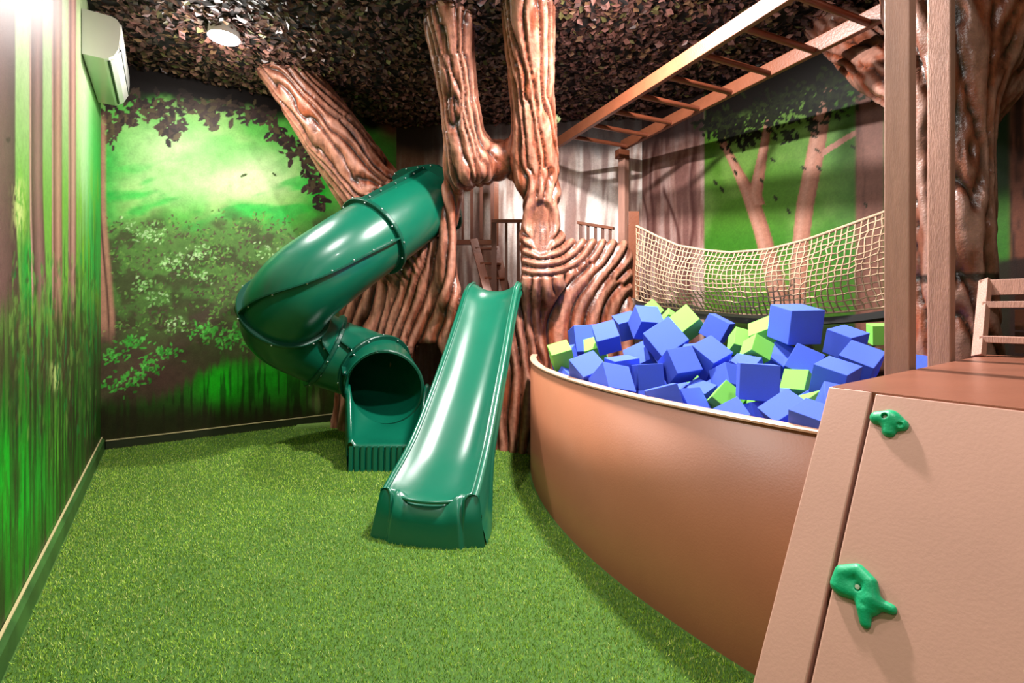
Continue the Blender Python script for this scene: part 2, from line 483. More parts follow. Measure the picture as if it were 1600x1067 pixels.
def paint_right(U, V, S, Z):
    n = len(U); r = np.random.default_rng(8)
    f1 = fbm(U / 60, V / 60, seed=41); f2 = fbm(U / 20, V / 18, seed=42); f3 = fbm(S * 45, Z * 40, seed=43); st = fbm(U / 7, V / 90, seed=44)
    c = np.tile(nlin((92, 160, 44)), (n, 1))
    c = mixc(c, (128, 190, 84), sst(.45, .7, f1))
    c = mixc(c, (52, 116, 30), sst(1260, 1330, U) * .6)
    c = mixc(c, (30, 150, 30), np.exp(-((V - 385) / 40) ** 2) * .5)
    c = mixc(c, (58, 92, 26), sst(150, 90, V - .0 * U) * .7)
    c = mixc(c, (34, 44, 16), sst(470, 515, V + 20 * (f2 - .5)) * .92)
    # bark painted at the far end
    t = sst(1102, 1098, U)
    c = mixc(c, (196, 160, 148), t)
    c = mixc(c, (226, 206, 198), t * sst(.5, .7, st) * .8)
    c = mixc(c, (150, 112, 104), t * sst(.52, .36, st) * .9)
    for (x0, y0, x1, y1, w) in [(1022, 230, 1016, 380, 3), (1040, 300, 1060, 380, 3), (1085, 250, 1078, 380, 4), (1000, 240, 1008, 330, 2)]:
        tt = np.clip((V - y0) / (y1 - y0), 0, 1)
        xx = x0 + (x1 - x0) * tt + 4 * np.sin(V / 25.)
        c = mixc(c, (116, 76, 70), t * np.exp(-((U - xx) / w) ** 2) * sst(y0 - 20, y0, V))
    # painted trees
    def trunk(pts, wid, a, b, d):
        nonlocal c
        ys = [p[1] for p in pts]
        o = np.argsort(ys)
        xs = np.interp(V, np.array(ys)[o], np.array([p[0] for p in pts])[o]); ww = np.interp(V, np.array(ys)[o], np.array(wid)[o])
        ok = (V > min(ys)) & (V < max(ys))
        x = (U - xs) / ww
        m = sst(1.05, .9, np.abs(x)) * ok
        c = mixc(c, a, m); c = mixc(c, b, m * np.exp(-((x + .35) / .4) ** 2) * .9); c = mixc(c, d, m * sst(.45, 1, x) * .8)
    A, B, D = (204, 150, 124), (226, 182, 158), (142, 92, 74)
    trunk([(1126, 215), (1150, 262), (1172, 305), (1190, 360), (1206, 420), (1222, 480), (1226, 520)], [6, 8, 13, 13, 14, 16, 18], A, B, D)
    trunk([(1206, 150), (1199, 200), (1190, 250), (1180, 305), (1186, 320)], [4, 6, 8, 11, 10], A, B, D)
    trunk([(1298, 108), (1288, 160), (1274, 240), (1258, 320), (1250, 390), (1246, 470), (1244, 520)], [9, 12, 14, 14, 13, 14, 16], A, B, D)
    m = (np.abs((V - 236) - (U - 1290) * -.62) < 5.5 - (U - 1290) * .02) & (U > 1284) & (U < 1378)
    c[m] = nlin((206, 156, 136))
    m2 = sst(1334, 1340, U) * sst(1384, 1378, U)
    c = mixc(c, (150, 108, 92), m2 * sst(120, 150, V)); c = mixc(c, (104, 70, 58), m2 * sst(.5, .7, st) * .8)
    # to the right of the second trunk
    q = sst(1400, 1420, U)
    c = mixc(c, (60, 130, 40), q * .7); c = mixc(c, (14, 26, 10), q * sst(330, 290, V + .2 * (U - 1540)) * .85)  # near-black tone is the shadow on the upper wall, painted in
    m3 = sst(1574, 1582, U); c = mixc(c, (128, 80, 60), m3)
    c = mixc(c, (70, 42, 32), m3 * sst(.5, .65, st))
    c = mixc(c, (40, 24, 18), q * sst(392, 408, V + 14 * (f2 - .5) - .1 * (1600 - U)) * .95)
    # dark leafy top
    top = 205 - .36 * (U - 1100)
    c = mixc(c, (26, 20, 14), sst(22, -14, V - top + 30 * (f2 - .5)) * sst(1098, 1104, U))
    c = mixc(c, (40, 26, 24), sst(24, -16, V - (262 - .2 * (U - 870)) + 16 * (f2 - .5)) * sst(1104, 1098, U) * .95)
    lv = []
    dark = [(26, 30, 14), (34, 44, 18), (20, 22, 12), (44, 60, 22)]
    for i in range(34):
        x = r.uniform(1100, 1400); y = 208 - .36 * (x - 1100) + r.normal(6, 14)
        lv += spray(r, x, y, 16, 12, 9, 6, dark)
    for (x, y, k) in [(1150, 205, 40), (1135, 190, 30), (1172, 215, 24), (1200, 170, 26), (1290, 130, 24), (1270, 165, 20), (1300, 165, 10), (1230, 165, 24), (1345, 100, 30)]:
        lv += spray(r, x, y, k, 12, 10, 6, dark)
    for (x, y) in [(1142, 237), (1148, 250), (1118, 285), (1128, 296), (1208, 250), (1212, 310), (1255, 262), (1277, 235), (1272, 213), (1280, 263), (1190, 282), (1150, 270), (1333, 230), (1353, 320), (1232, 330)]:
        lv += [(x, y, r.uniform(.3, 1.2), 6, 2.4, nlin((40, 50, 20)))]
    for i in range(26):
        lv += spray(r, r.uniform(1180, 1400), r.uniform(495, 560), 8, 10, 6, 6, [(70, 110, 30), (40, 60, 20), (24, 20, 12), (90, 96, 40)])
    leafset(c, U, V, lv)
    c = c * np.array([.56, .46, .46])
    return c * (.84 + .32 * f3)[:, None]

def paint_diag(U, V, S, Z):
    n = len(U)
    st = fbm(U / 8 + .3 * np.sin(V / 50), V / 90, seed=51); f2 = fbm(U / 26, V / 40, seed=52); f3 = fbm(S * 40, Z * 30, seed=53)
    c = np.tile(nlin((196, 164, 152)), (n, 1))
    c = mixc(c, (238, 226, 220), sst(.44, .7, st) * .9)
    c = mixc(c, (240, 234, 230), np.exp(-((U - 935) / 32) ** 2 - ((V - 310) / 70) ** 2) * .6)
    c = mixc(c, (146, 112, 106), sst(.5, .34, st) * .8)
    c = mixc(c, (150, 110, 100), np.exp(-((U - (905 - (V - 300) * .2)) / 7) ** 2) * sst(300, 330, V) * .7)
    c = mixc(c, (146, 92, 72), sst(700, 660, U) * .85)
    c = mixc(c, (40, 26, 24), sst(20, -16, V - 232 - 8 * np.cos((U - 920) / 40.) + 16 * (f2 - .5)) * .95)
    return c * (.86 + .28 * f3)[:, None]

A_L, A_R, B_B, B_F = -.56, 5.27, 6.65, -2.2
pBL = ab(A_L, B_B); pD0 = Vector((-1.66, 6.985, 0)); pD1 = Vector((1.77, 6.62, 0)); pRF = ab(A_R, B_F); pLF = ab(A_L, B_F)
def make_wall(name, p0, p1, fn, step, mat=None):
    V_, F_, U, V, S, Z = wall_grid(p0, p1, -.02, CEIL, step)
    me = np_mesh(name, V_, F_, {'paint': fn(U, V, S, Z)} if fn else None, smooth=False)
    return structure(link_mesh(name, me, mat or M_MURAL))
make_wall('wall_left', pLF, pBL, paint_left, .0135)
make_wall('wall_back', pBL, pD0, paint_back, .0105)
make_wall('wall_corner', pD0, pD1, paint_diag, .016)
make_wall('wall_right', pD1, pRF, paint_right, .0135)
make_wall('wall_front', pRF, pLF, None, .5, M_PLAIN)

# floor slab, ceiling slab
outl = [pLF, pRF, pD1, pD0, pBL]
def slab(name, z0, z1, mat):
    mb = MB(); n = len(outl)
    lo = [Vector((p.x, p.y, z0)) for p in outl]; hi = [Vector((p.x, p.y, z1)) for p in outl]
    mb.add(lo + hi, [tuple(range(n))[::-1], tuple(range(n, 2 * n))] + [(i, (i + 1) % n, n + (i + 1) % n, n + i) for i in range(n)])
    return structure(mb.build(name, mat))
slab('floor', -.15, 0.0, M_TURFBASE)
slab('ceiling', CEIL, CEIL + .12, M_BACKING)

# skirting boards
mb = MB()
q0, q1 = ab(A_L, -1.9), ab(A_L, B_B)
nx = ab(1, 0)
mb.strip([[q0 + nx * .002, q0 + nx * .032, q0 + nx * .032 + Vector((0, 0, .105)), q0 + nx * .014 + Vector((0, 0, .125)), q0 + nx * .002 + Vector((0, 0, .13))],
          [q1 + nx * .002, q1 + nx * .032, q1 + nx * .032 + Vector((0, 0, .105)), q1 + nx * .014 + Vector((0, 0, .125)), q1 + nx * .002 + Vector((0, 0, .13))]], smooth=False)
structure(mb.build('baseboard_left', M_BASE))
mb = MB(); mb.bar(q0 + nx * .009 + Vector((0, 0, .132)), q1 + nx * .009 + Vector((0, 0, .132)), .012, .006)
structure(mb.build('trim_2', M_LIP))
mb = MB(); e0 = ab(A_L + .04, B_B - .012); e1 = ab(3.1, B_B - .012)
mb.bar(e0 + Vector((0, 0, .045)), e1 + Vector((0, 0, .045)), .022, .09)
bb = structure(mb.build('baseboard_back', M_BASE2))
mb = MB(); mb.bar(e0 + Vector((0, 0, .094)), e1 + Vector((0, 0, .094)), .03, .008)
structure(mb.build('trim_1', M_LIP))

# ------------------------------------------------------------------ artificial turf
def turf():
    r = np.random.default_rng(5)
    n = 900000
    # denser near the camera
    X = r.uniform(-4.6, 2.2, n); Y = r.uniform(.9, 7.0, n)
    keep = r.random(n) < np.clip(1.25 - .17 * Y, .28, 1)
    a = .815 * X + .579 * Y; b = -.579 * X + .815 * Y
    keep &= (a > A_L + .04) & (b < B_B - .03) & (X / Y > -1.25) & (X / Y < .62)
    keep &= Y < 6.6
    keep &= np.hypot(X - 4.35, Y - 4.4) > 4.2
    X, Y = X[keep], Y[keep]; n = len(X)
    h = r.uniform(.009, .019, n); w = r.uniform(.0022, .0042, n) * (.8 + .1 * Y)
    th = r.uniform(0, 2 * PI, n); ln = r.uniform(.002, .011, n); la = r.uniform(0, 2 * PI, n)
    P = np.empty((n, 3, 3))
    P[:, 0] = np.stack([X - np.cos(th) * w / 2, Y - np.sin(th) * w / 2, np.full(n, .0005)], 1)
    P[:, 1] = np.stack([X + np.cos(th) * w / 2, Y + np.sin(th) * w / 2, np.full(n, .0005)], 1)
    P[:, 2] = np.stack([X + np.cos(la) * ln, Y + np.sin(la) * ln, h], 1)
    pal = nlin([(142, 178, 50), (164, 196, 66), (112, 152, 34), (190, 206, 104), (92, 136, 36), (176, 186, 92), (74, 122, 24), (206, 210, 130)])
    pr = np.array([.26, .2, .2, .1, .1, .06, .05, .03])
    ci = r.choice(len(pal), n, p=pr)
    big = .82 + .36 * fbm(X * 1.5, Y * 1.5, seed=3)
    colr = pal[ci] * (r.uniform(.75, 1.2, n) * big)[:, None]
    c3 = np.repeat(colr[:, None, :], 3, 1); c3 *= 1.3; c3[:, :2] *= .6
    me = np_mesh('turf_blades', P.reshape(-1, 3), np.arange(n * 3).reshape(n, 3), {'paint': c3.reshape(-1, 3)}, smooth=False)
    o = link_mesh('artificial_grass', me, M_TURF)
    tag(o, 'short bright green artificial grass covering the play room floor', 'grass', kind='stuff')
turf()
# thin raised strip of turf at the foot of the wall
mb = MB(); s0 = at(458, 664, 5.95); s1 = at(530, 657, 6.12)
c0 = Vector((s0.x, s0.y, .0)); c1 = Vector((s1.x, s1.y, .0))
dd = (c1 - c0).normalized(); nn = Vector((-dd.y, dd.x, 0))
prof = [(-.0, 0), (.0, .035), (.02, .05), (.1, .05), (.12, .035), (.12, 0)]
mb.strip([[c0 + nn * x * .6 + Vector((0, 0, max(z * .2, 0))) for x, z in prof]] + [[c0 + (c1 - c0) * t + nn * x + Vector((0, 0, z)) for x, z in prof] for t in (.08, .3, .6, .9, 1.0)], smooth=True)
o = mb.build('turf_ramp', paint('turf_pile', lin(110, 140, 62), .9, .5, 160, bump=.8, bscale=240))
tag(o, 'low raised strip of turf along the back wall behind the tube slide', 'turf edging')

# ------------------------------------------------------------------ leafy ceiling
def leaf_ceiling():
    r = np.random.default_rng(9)
    n = 26000
    X = r.uniform(-4.3, 4.2, n); Y = r.uniform(3.2, 8.0, n)
    a = .815 * X + .579 * Y; b = -.579 * X + .815 * Y
    yd = pD0.y + (X - pD0.x) / (pD1.x - pD0.x) * (pD1.y - pD0.y)
    k = (a > A_L + .05) & (a < A_R - .05) & (b < B_B - .05) & (Y < yd - .04) & (X / Y > -1.2) & (X / Y < 1.2)
    X, Y = X[k], Y[k]; n = len(X)
    Z = CEIL - .012 - .07 * r.random(n) ** 1.5
    l = r.uniform(.028, .048, n); w = l * r.uniform(.5, .75, n)
    th = r.uniform(0, 2 * PI, n)
    d = np.stack([np.cos(th), np.sin(th), r.uniform(-.7, .25, n)], 1); d /= np.linalg.norm(d, axis=1)[:, None]
    up = np.stack([r.normal(0, .45, n), r.normal(0, .45, n), np.ones(n)], 1)
    s = np.cross(d, up); s /= np.linalg.norm(s, axis=1)[:, None]; t = np.cross(s, d)
    C = np.stack([X, Y, Z], 1)
    fold = r.uniform(.1, .35, n)[:, None] * w[:, None]
    v0 = C - d * l[:, None]; v3 = C + d * l[:, None]
    v1 = C + s * w[:, None] - t * fold - d * (l * .15)[:, None]; v2 = C - s * w[:, None] - t * fold - d * (l * .15)[:, None]
    V_ = np.stack([v0, v1, v3, v2], 1).reshape(-1, 3)
    V_[:, 2] = np.minimum(V_[:, 2], CEIL - .003)
    i = np.arange(n)[:, None] * 4
    Fc = np.concatenate([i + np.array([[0, 1, 2]]), i + np.array([[0, 2, 3]])])
    pal = nlin([(84, 54, 48), (106, 68, 60), (62, 40, 36), (118, 86, 62), (98, 90, 54), (134, 92, 84)])
    colr = pal[r.choice(6, n, p=[.3, .24, .22, .1, .06, .08])] * r.uniform(.6, 1.2, n)[:, None]
    me = np_mesh('leaf_mat', V_, Fc, {'paint': np.repeat(colr, 4, 0)}, smooth=False)
    tag(link_mesh('ceiling_foliage', me, M_LEAF), 'dark brown leaf matting covering the whole ceiling', 'foliage', kind='stuff')
leaf_ceiling()
# ------------------------------------------------------------------ sculpted tree
def A3(u, v, Y): return tuple(at(u, v, Y))
def extend_up(pts, rad, zt=4.5):
    a = np.array(pts[0]); b = np.array(pts[1]); d = (a - b) / np.linalg.norm(a - b)
    t = (zt - a[2]) / d[2]
    return [tuple(a + d * t)] + list(pts), [rad[0]] + list(rad)
LIMB_A = extend_up([A3(453, 118, 5.5), A3(520, 212, 5.72), A3(588, 312, 5.95), A3(640, 400, 5.9)], [.265, .335, .40, .40])
LIMB_B = extend_up([A3(702, 22, 4.42), A3(706, 80, 4.6), A3(717, 150, 4.8), A3(724, 205, 4.95), A3(733, 258, 5.1)], [.23, .195, .178, .2, .25])
LIMB_C = extend_up([A3(825, 2, 4.22), A3(828, 80, 4.5), A3(831, 150, 4.75), A3(834, 205, 4.9), A3(838, 262, 5.06), A3(844, 350, 5.14), A3(846, 440, 5.1)], [.225, .215, .205, .22, .22, .21, .24])
JAMB = ([A3(738, 258, 5.14), A3(708, 296, 5.3), A3(702, 360, 5.38), A3(704, 470, 5.38)], [.2, .11, .09, .1])
SADDLE = ([A3(735, 246, 5.14), A3(775, 250, 5.24), A3(825, 246, 5.1)], [.2, .2, .2])
PLAN = np.array([(-2.06, 6.26), (-1.70, 6.06), (-1.05, 5.72), (-.4, 5.42), (.2, 5.26), (.8, 5.32), (1.2, 5.46)])
def sheet(P):
    best = None
    for i in range(len(PLAN) - 1):
        a, b = PLAN[i], PLAN[i + 1]; ba = b - a
        t = np.clip(((P[:, :2] - a) @ ba) / (ba @ ba), 0, 1)
        d = np.linalg.norm(P[:, :2] - a - t[:, None] * ba, axis=1)
        best = d if best is None else np.minimum(best, d)
    X, Z = P[:, 0], P[:, 2]
    # wavy buttress roots
    th = .15 + .14 * np.exp(-np.maximum(Z, 0) / .4) + .035 * np.sin(X * 9 + 1.5 * np.sin(Z * 2))
    top = np.interp(X, [-2.2, -1.7, -1.35, -.95, -.72, -.62, .08, .12, 1.4], [2.3, 2.75, 2.6, 2.3, 2.32, 1.66, 1.66, 2.22, 2.22])
    return smax(best - th, (Z - top) * .8, .07)
def tree_parts(P):
    return [d_caps(P, *LIMB_A), d_caps(P, *LIMB_B), d_caps(P, *LIMB_C), d_caps(P, *JAMB), d_caps(P, *SADDLE), sheet(P)]
def knot_shape(P):
    # hollow oval knot on the right column
    U = 800 + F * P[:, 0] / P[:, 1]; V = HV - F * (P[:, 2] - HC) / P[:, 1]
    return np.sqrt(((U - 846) / 21) ** 2 + ((V - 358) / 46) ** 2)
def tree_sdf(P):
    D = tree_parts(P)
    d = D[0]
    for e in D[1:]: d = smin(d, e, .14)
    X, Y, Z = P.T
    # doorway
    xd = X - (-.245 + .02 * (Z - 2)); w = .335
    zc = 2.81
    dx = np.abs(xd) - w; dz = Z - zc
    q = np.maximum(np.stack([dx + .2, dz + .2], 1), 0)
    door = np.minimum(np.maximum(dx + .2, dz + .2), 0) + np.linalg.norm(q, axis=1) - .2
    door = np.maximum(door, 1.62 - Z)
    door = np.maximum(door, np.abs(Y - 5.4) - .9)
    d = smax(d, -door, .05)
    # low hollow beside the slide
    zz = np.maximum(Z - .86, 0); cave = np.hypot(X + .97, zz) - .24
    d = smax(d, -np.maximum(cave, np.abs(Y - 5.5) - .9), .05)
    return np.maximum(d, Z - (CEIL - .004))
def ridge(p, sharp=.65): return np.abs(np.sin(PI * p)) ** sharp
def limb_groove(P, pts, rad, n, seed, tw=.6):
    best = np.full(len(P), 9.); T = np.zeros(len(P)); TH = np.zeros(len(P)); acc = 0
    for i in range(len(pts) - 1):
        a = np.array(pts[i]); b = np.array(pts[i + 1]); ba = b - a; L = np.linalg.norm(ba); ax = ba / L
        t = np.clip(((P - a) @ ba) / (ba @ ba), 0, 1)
        r = P - a - t[:, None] * ba; d = np.linalg.norm(r, axis=1) - (rad[i] + (rad[i + 1] - rad[i]) * t)
        e1 = np.cross(ax, [0, 1, 0]); e1 /= np.linalg.norm(e1); e2 = np.cross(ax, e1)
        k = d < best
        best[k] = d[k]; T[k] = acc + t[k] * L; TH[k] = np.arctan2(r[k] @ e2, r[k] @ e1)
        acc += L
    cx, cy = np.cos(TH), np.sin(TH)
    wob = 3.2 * (fbm(cx * 1.4 + 7, cy * 1.4 + 3, T * 1.6, seed=seed) - .5) + .3 * np.sin(T * 3 + 2 * cx)
    ph = (TH / (2 * PI) + tw * .1 * T) * n + wob
    amp = .25 + 1.1 * fbm(cx * 2 + 5, cy * 2, T * 1.2, seed=seed + 5)
    return ridge(ph), np.clip(amp, .3, 1.2)
def build_tree():
    V, Fc = surface_nets(tree_sdf, (-3.2, 3.75, -.02), (1.72, 6.72, 4.2), .03)
    V, N, Fc = subdivided(V, Fc, 1)
    D = np.stack(tree_parts(V), 1)
    gs = [limb_groove(V, *LIMB_A, 19, 60, 1.2), limb_groove(V, *LIMB_B, 13, 61), limb_groove(V, *LIMB_C, 14, 62)]
    U = 800 + F * V[:, 0] / V[:, 1]; W = HV - F * (V[:, 2] - HC) / V[:, 1]
    # flow of the carved grain over the front: runs down, sweeps out at the roots, rings the knot
    nz = fbm(U / 60, W / 130, V[:, 1] * .8, seed=70)
    uu = U + 34 * (nz - .5) + 9 * np.sin(W / 52 + U / 70) + .22 * np.clip(W - 370, 0, 170) * sst(730, 640, U) - .35 * np.clip(W - 400, 0, 140) * sst(840, 940, U)
    kx = (U - 846) * .86; ky = (W - 352) * np.where(W < 352, .42, 1.0) + 5 * (nz - .5)
    kr = np.hypot(kx, ky) + 5 * (nz - .5); kt = np.arctan2(ky, kx); t0 = .72
    kyy = np.where(ky > 70, 70 + 60 * (1 - np.exp(-(np.maximum(ky, 70) - 70) / 60)), ky)
    k2 = kx * math.cos(t0) + kyy * math.sin(t0) + 10 * (nz - .5) + 3 * np.sin(W / 24)
    inn = sst(88, 78, kr)                                   # rings that close below the knot
    cir = (1 - inn) * sst(t0 + .03, t0 - .03, kt)           # rings running up to the parapet
    swp = (1 - inn) * (1 - sst(t0 + .03, t0 - .03, kt)) * sst(78, 86, k2)   # grain sweeping down and left
    kn = sst(300, 326, W) * sst(812, 822, U)
    af = np.clip(.5 + .95 * fbm(U / 45, W / 90, seed=75), .35, 1.25) * (1 - .6 * kn * sst(318, 300, W))
    gk = (inn + cir) * ridge(kr / 13.5, .6) + swp * ridge(k2 / 17.5, .6)
    rest = np.clip(1 - inn - cir - swp, 0, 1)
    g0 = ridge(uu / 16.5, .6)
    gf = (1 - kn) * g0 + kn * (gk + rest * g0)
    Wt = np.exp(-np.clip(D, -.02, 1) / .05) + 1e-6
    Wf = Wt[:, 3] + Wt[:, 4] * .4 + Wt[:, 5] * 1.2
    Wl = [Wt[:, 0], Wt[:, 1] + .3 * Wt[:, 4], Wt[:, 2] * sst(300, 255, W) + 1e-6]
    Wf = Wf + Wt[:, 2] * sst(255, 300, W)
    tot = Wf + sum(Wl)
    g = (gf * Wf + sum(a[0] * w for a, w in zip(gs, Wl))) / tot
    am = (af * Wf + sum(a[1] * w for a, w in zip(gs, Wl))) / tot
    hol = sst(1.05, .75, knot_shape(V)) * (N[:, 1] < .1)        # the oval knot is smooth and sunken
    g = g * (1 - hol) + .62 * hol
    fine = fbm(V[:, 0] * 26, V[:, 1] * 26, V[:, 2] * 9, seed=80)
    front = np.where(np.abs(V[:, 2] - CEIL) < .03, 0, 1)
    disp = ((g - .55) * .062 * (1 - .25 * sst(2.7, 3.0, V[:, 2])) * am + (fine - .5) * .012) * front - .026 * hol
    V = V + N * disp[:, None]
    V[:, 2] = np.minimum(V[:, 2], CEIL - .003)
    wash = fbm(V[:, 0] * 2.2, V[:, 1] * 2.2, V[:, 2] * 1.6, seed=81)
    c = np.tile(nlin((122, 66, 47)), (len(V), 1))
    c = mixc(c, (140, 68, 40), sst(.5, .68, wash) * .85)
    c = mixc(c, (150, 98, 80), sst(.5, .34, wash) * .7)
    stk = fbm(U / 3.2 + nz * 8, W / 40, V[:, 1] * 2, seed=84)
    c = mixc(c, (176, 112, 88), sst(.55, .7, stk) * .55)
    c = mixc(c, (66, 30, 18), sst(.46, .32, stk) * .6)
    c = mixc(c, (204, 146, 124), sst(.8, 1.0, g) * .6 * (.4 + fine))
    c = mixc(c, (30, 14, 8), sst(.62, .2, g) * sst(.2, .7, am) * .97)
    c = mixc(c, (74, 40, 28), sst(.6, .75, fbm(V[:, 0] * 7, V[:, 1] * 7, V[:, 2] * 3, seed=82)) * .45)
    c = c * np.array([.86, .8, .78])
    # surface normals of the finished mesh keep the branch joints seamless
    me = np_mesh('t', V, Fc); no = np.empty(len(V) * 3, np.float32); me.vertex_normals.foreach_get('vector', no); no = no.reshape(-1, 3)
    bpy.data.meshes.remove(me)
    lab = np.where((D[:, 0] < .02) & (D[:, 0] < D[:, 5]) & (V[:, 2] > 2.75), 1, 0)
    lab = np.where((D[:, 1] < .04) & (V[:, 2] > 3.05), 2, lab)
    lab = np.where((D[:, 2] < .04) & (V[:, 2] > 3.05), 3, lab)
    fl = lab[Fc].max(1)
    root = empty('sculpted_tree', (-.2, 5.25, 0), 'huge carved brown play tree with a doorway and three limbs reaching the ceiling', 'tree')
    for k, nm in enumerate(['trunk', 'branch', 'branch', 'branch']):
        fs = Fc[fl == k]; u, inv = np.unique(fs.ravel(), return_inverse=True)
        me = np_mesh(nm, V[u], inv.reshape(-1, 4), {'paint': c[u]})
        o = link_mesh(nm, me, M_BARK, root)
        me.normals_split_custom_set_from_vertices([tuple(x) for x in no[u]])
build_tree()

def right_column():
    TR = ([A3(1462, -60, 2.95), A3(1470, 60, 2.95), A3(1478, 250, 2.95), A3(1482, 437, 2.93), A3(1484, 600, 2.93), (2.68, 2.93, -.1)], [.27, .24, .2, .2, .23, .27])
    B1 = ([A3(1486, 190, 2.95), A3(1530, 90, 2.9), A3(1580, -40, 2.8), A3(1620, -140, 2.7)], [.12, .165, .17, .17])
    B2 = ([A3(1500, 215, 3.0), A3(1590, 80, 3.0), A3(1660, -20, 2.95)], [.09, .16, .16])
    LB = ([A3(1452, 160, 3.0), A3(1380, 105, 3.75), A3(1318, 50, 4.35), A3(1215, -50, 5.0)], [.12, .185, .185, .2])
    parts = [TR, B1, B2, LB]
    def f(P):
        d = d_caps(P, *parts[0])
        for q in parts[1:]: d = smin(d, d_caps(P, *q), .1)
        ring = np.abs(P[:, 2] - 1.645) - .008
        d = np.maximum(d, -np.maximum(ring, -(d + .03)))
        return np.maximum(d, P[:, 2] - (CEIL - .01))
    V, Fc = surface_nets(f, (1.9, 2.2, -.02), (3.8, 5.45, 4.2), .035)
    V, N, Fc = subdivided(V, Fc, 1)
    D = np.stack([d_caps(V, *q) for q in parts], 1); W = np.exp(-np.clip(D, -.02, 1) / .04) + 1e-6
    gs = [limb_groove(V, *parts[0], 10, 90, .8), limb_groove(V, *parts[1], 8, 91), limb_groove(V, *parts[2], 8, 92), limb_groove(V, *parts[3], 9, 93)]
    g = sum(a[0] * W[:, i] for i, a in enumerate(gs)) / W.sum(1); am = sum(a[1] * W[:, i] for i, a in enumerate(gs)) / W.sum(1)
    fine = fbm(V[:, 0] * 26, V[:, 1] * 26, V[:, 2] * 9, seed=94)
    V = V + N * (((g - .55) * .06 * am + (fine - .5) * .014))[:, None]
    wash = fbm(V[:, 0] * 3, V[:, 1] * 3, V[:, 2] * 2, seed=95)
    c = np.tile(nlin((122, 70, 52)), (len(V), 1))
    c = mixc(c, (168, 84, 52), sst(.48, .7, wash) * .8)
    c = mixc(c, (176, 136, 122), sst(.76, .98, g) * .6)
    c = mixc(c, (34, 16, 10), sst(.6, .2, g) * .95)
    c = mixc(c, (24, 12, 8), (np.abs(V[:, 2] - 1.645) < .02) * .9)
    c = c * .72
    V[:, 2] = np.minimum(V[:, 2], CEIL - .003)
    me = np_mesh('t', V, Fc); no = np.empty(len(V) * 3, np.float32); me.vertex_normals.foreach_get('vector', no); no = no.reshape(-1, 3); bpy.data.meshes.remove(me)
    lab = np.argmin(D, 1); fl = lab[Fc].max(1)
    root = empty('tree_column', (2.68, 2.93, 0), 'dark carved tree trunk standing behind the two timber posts at the right', 'tree')
    for k, nm in enumerate(['trunk', 'branch', 'branch', 'branch']):
        fs = Fc[fl == k]
        u, inv = np.unique(fs.ravel(), return_inverse=True)
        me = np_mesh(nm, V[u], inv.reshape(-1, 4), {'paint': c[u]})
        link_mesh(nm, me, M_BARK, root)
        me.normals_split_custom_set_from_vertices([tuple(x) for x in no[u]])
right_column()

